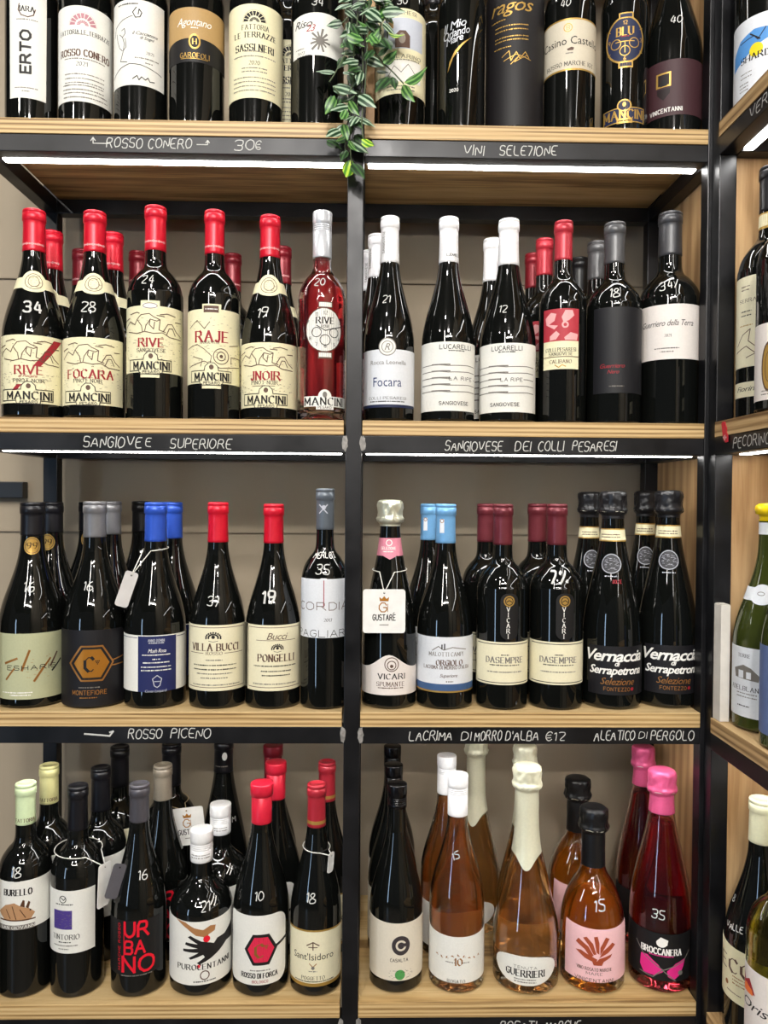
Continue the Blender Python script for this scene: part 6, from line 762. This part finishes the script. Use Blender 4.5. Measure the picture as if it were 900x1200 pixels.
b = find(-.30, 3); hang_card((-.3335, .0125, 1.4245), .018, .050, .35, .0, 'small slanting white card hung at the shoulder of the blue-capped bottle', neck_of(b, .222), art=False, roll=.32, cmat=mat('grey_card', '#c9c6c4', .6))
b = find(-.326, 4); hang_card((-.3500, .020, 1.015), .018, .048, .5, .0, 'small dark grey card at the shoulder of the red capital letters bottle', None, art=False, roll=.30, cmat=mat('dark_card', '#56545a', .5))
b = find(-.07, 4); nk = neck_of(b, .200)
hang_card((-.0500, .022, 1.040), .012, .030, .9, .1, 'tiny white card on string hung on the cream label bottle beside the centre post', nk, art=False)
b = find(-.0623, 3); nk = neck_of(b, .243); 

# ------------------------------------------------------------------ hanging plant
def leafmat(name, base, light, dark, amount):
    m = bpy.data.materials.new(name); m.use_nodes = True; nt = m.node_tree; p = nt.nodes['Principled BSDF']; L = nt.links.new; N = nt.nodes.new
    tc = N('ShaderNodeTexCoord'); sx = N('ShaderNodeSeparateXYZ'); L(tc.outputs['Object'], sx.inputs[0])
    ab = N('ShaderNodeMath'); ab.operation = 'ABSOLUTE'; L(sx.outputs['X'], ab.inputs[0])
    nz = N('ShaderNodeTexNoise'); nz.inputs['Scale'].default_value = 4; L(tc.outputs['Object'], nz.inputs['Vector'])
    ad = N('ShaderNodeMath'); ad.operation = 'MULTIPLY_ADD'; ad.inputs[1].default_value = .06; L(nz.outputs['Fac'], ad.inputs[0]); L(ab.outputs[0], ad.inputs[2])
    sn = N('ShaderNodeMath'); sn.operation = 'SINE'; ml = N('ShaderNodeMath'); ml.operation = 'MULTIPLY'; ml.inputs[1].default_value = 34.0; L(ad.outputs[0], ml.inputs[0]); L(ml.outputs[0], sn.inputs[0])
    cr = N('ShaderNodeValToRGB'); e = cr.color_ramp.elements; e[0].position = .5 + .2 * (1 - amount); e[0].color = srgb(base); e[1].position = .95; e[1].color = srgb(light)
    q = cr.color_ramp.elements.new(.0); q.color = srgb(dark)
    mr = N('ShaderNodeMapRange'); mr.inputs[1].default_value = -1; mr.inputs[2].default_value = 1; L(sn.outputs[0], mr.inputs[0]); L(mr.outputs[0], cr.inputs[0]); L(cr.outputs[0], p.inputs['Base Color'])
    p.inputs['Roughness'].default_value = .38; return m
LM = [leafmat('striped_leaf', '#2a4a2e', '#9fb59a', '#1c3a24', .8), leafmat('green_leaf', '#356b2c', '#6f9a52', '#254f22', .4), leafmat('dark_leaf', '#1d3a1c', '#3a5c30', '#142a14', .3), leafmat('yellow_leaf', '#5f9a2a', '#b9d24a', '#3f7a22', .8)]
def leaf_mesh(k):
    n = 9; vs = []; fs = []
    for i in range(n):
        t = i / (n - 1); w = .30 * (math.sin(math.pi * t ** .72) ** .95) * (1 - t) ** .12 if 0 < t < 1 else .004
        zc = -.10 * math.sin(math.pi * t) * (1 if k % 2 else -.6)
        for q in (-1, -.5, 0, .5, 1): vs.append((q * w, t, zc - .10 * abs(q) * w * 2))
    for i in range(n - 1):
        for j in range(4): a = i * 5 + j; fs.append((a, a + 1, a + 6, a + 5))
    me = mesh_from('leaf', vs, fs, True)
    return me
lms = []
for k in range(4):
    me = leaf_mesh(k); me.materials.append(LM[k]); lms.append(me)
plant = empty('hanging_plant', (-.02, -.012, 2.12)); tag(plant, 'trailing green plant with white-striped leaves hanging in front of the centre post', 'plant')
base = Vector(plant.location)
STM = mat('plant_stem', '#4c5a3c', .6)
for st in STEMS:
    P3 = catmull([tuple(Vector(p) - base) for p in st], 6)
    link('stem', tube('stem', P3, .0009, 6), STM, plant)
for (x0, y0, z0, x1, y1, z1, v, tw) in LEAVES:
    a = Vector((x0, y0, z0)); b = Vector((x1, y1, z1)); d = b - a; ln = d.length; d.normalize()
    nrm = Vector((.25 * tw, -1, .35)).normalized(); xa = d.cross(nrm).normalized(); nz_ = xa.cross(d)
    M = Matrix((( xa.x, d.x, nz_.x), (xa.y, d.y, nz_.y), (xa.z, d.z, nz_.z)))
    R3 = M @ Matrix.Rotation(tw * .6, 3, 'Y')
    o = bpy.data.objects.new('leaf', lms[v]); C.objects.link(o); o.parent = plant
    M4 = R3.to_4x4() @ Matrix.Diagonal((ln * 1.1, ln * 1.1, ln * 1.1, 1)); M4.translation = a - base
    o.matrix_local = M4
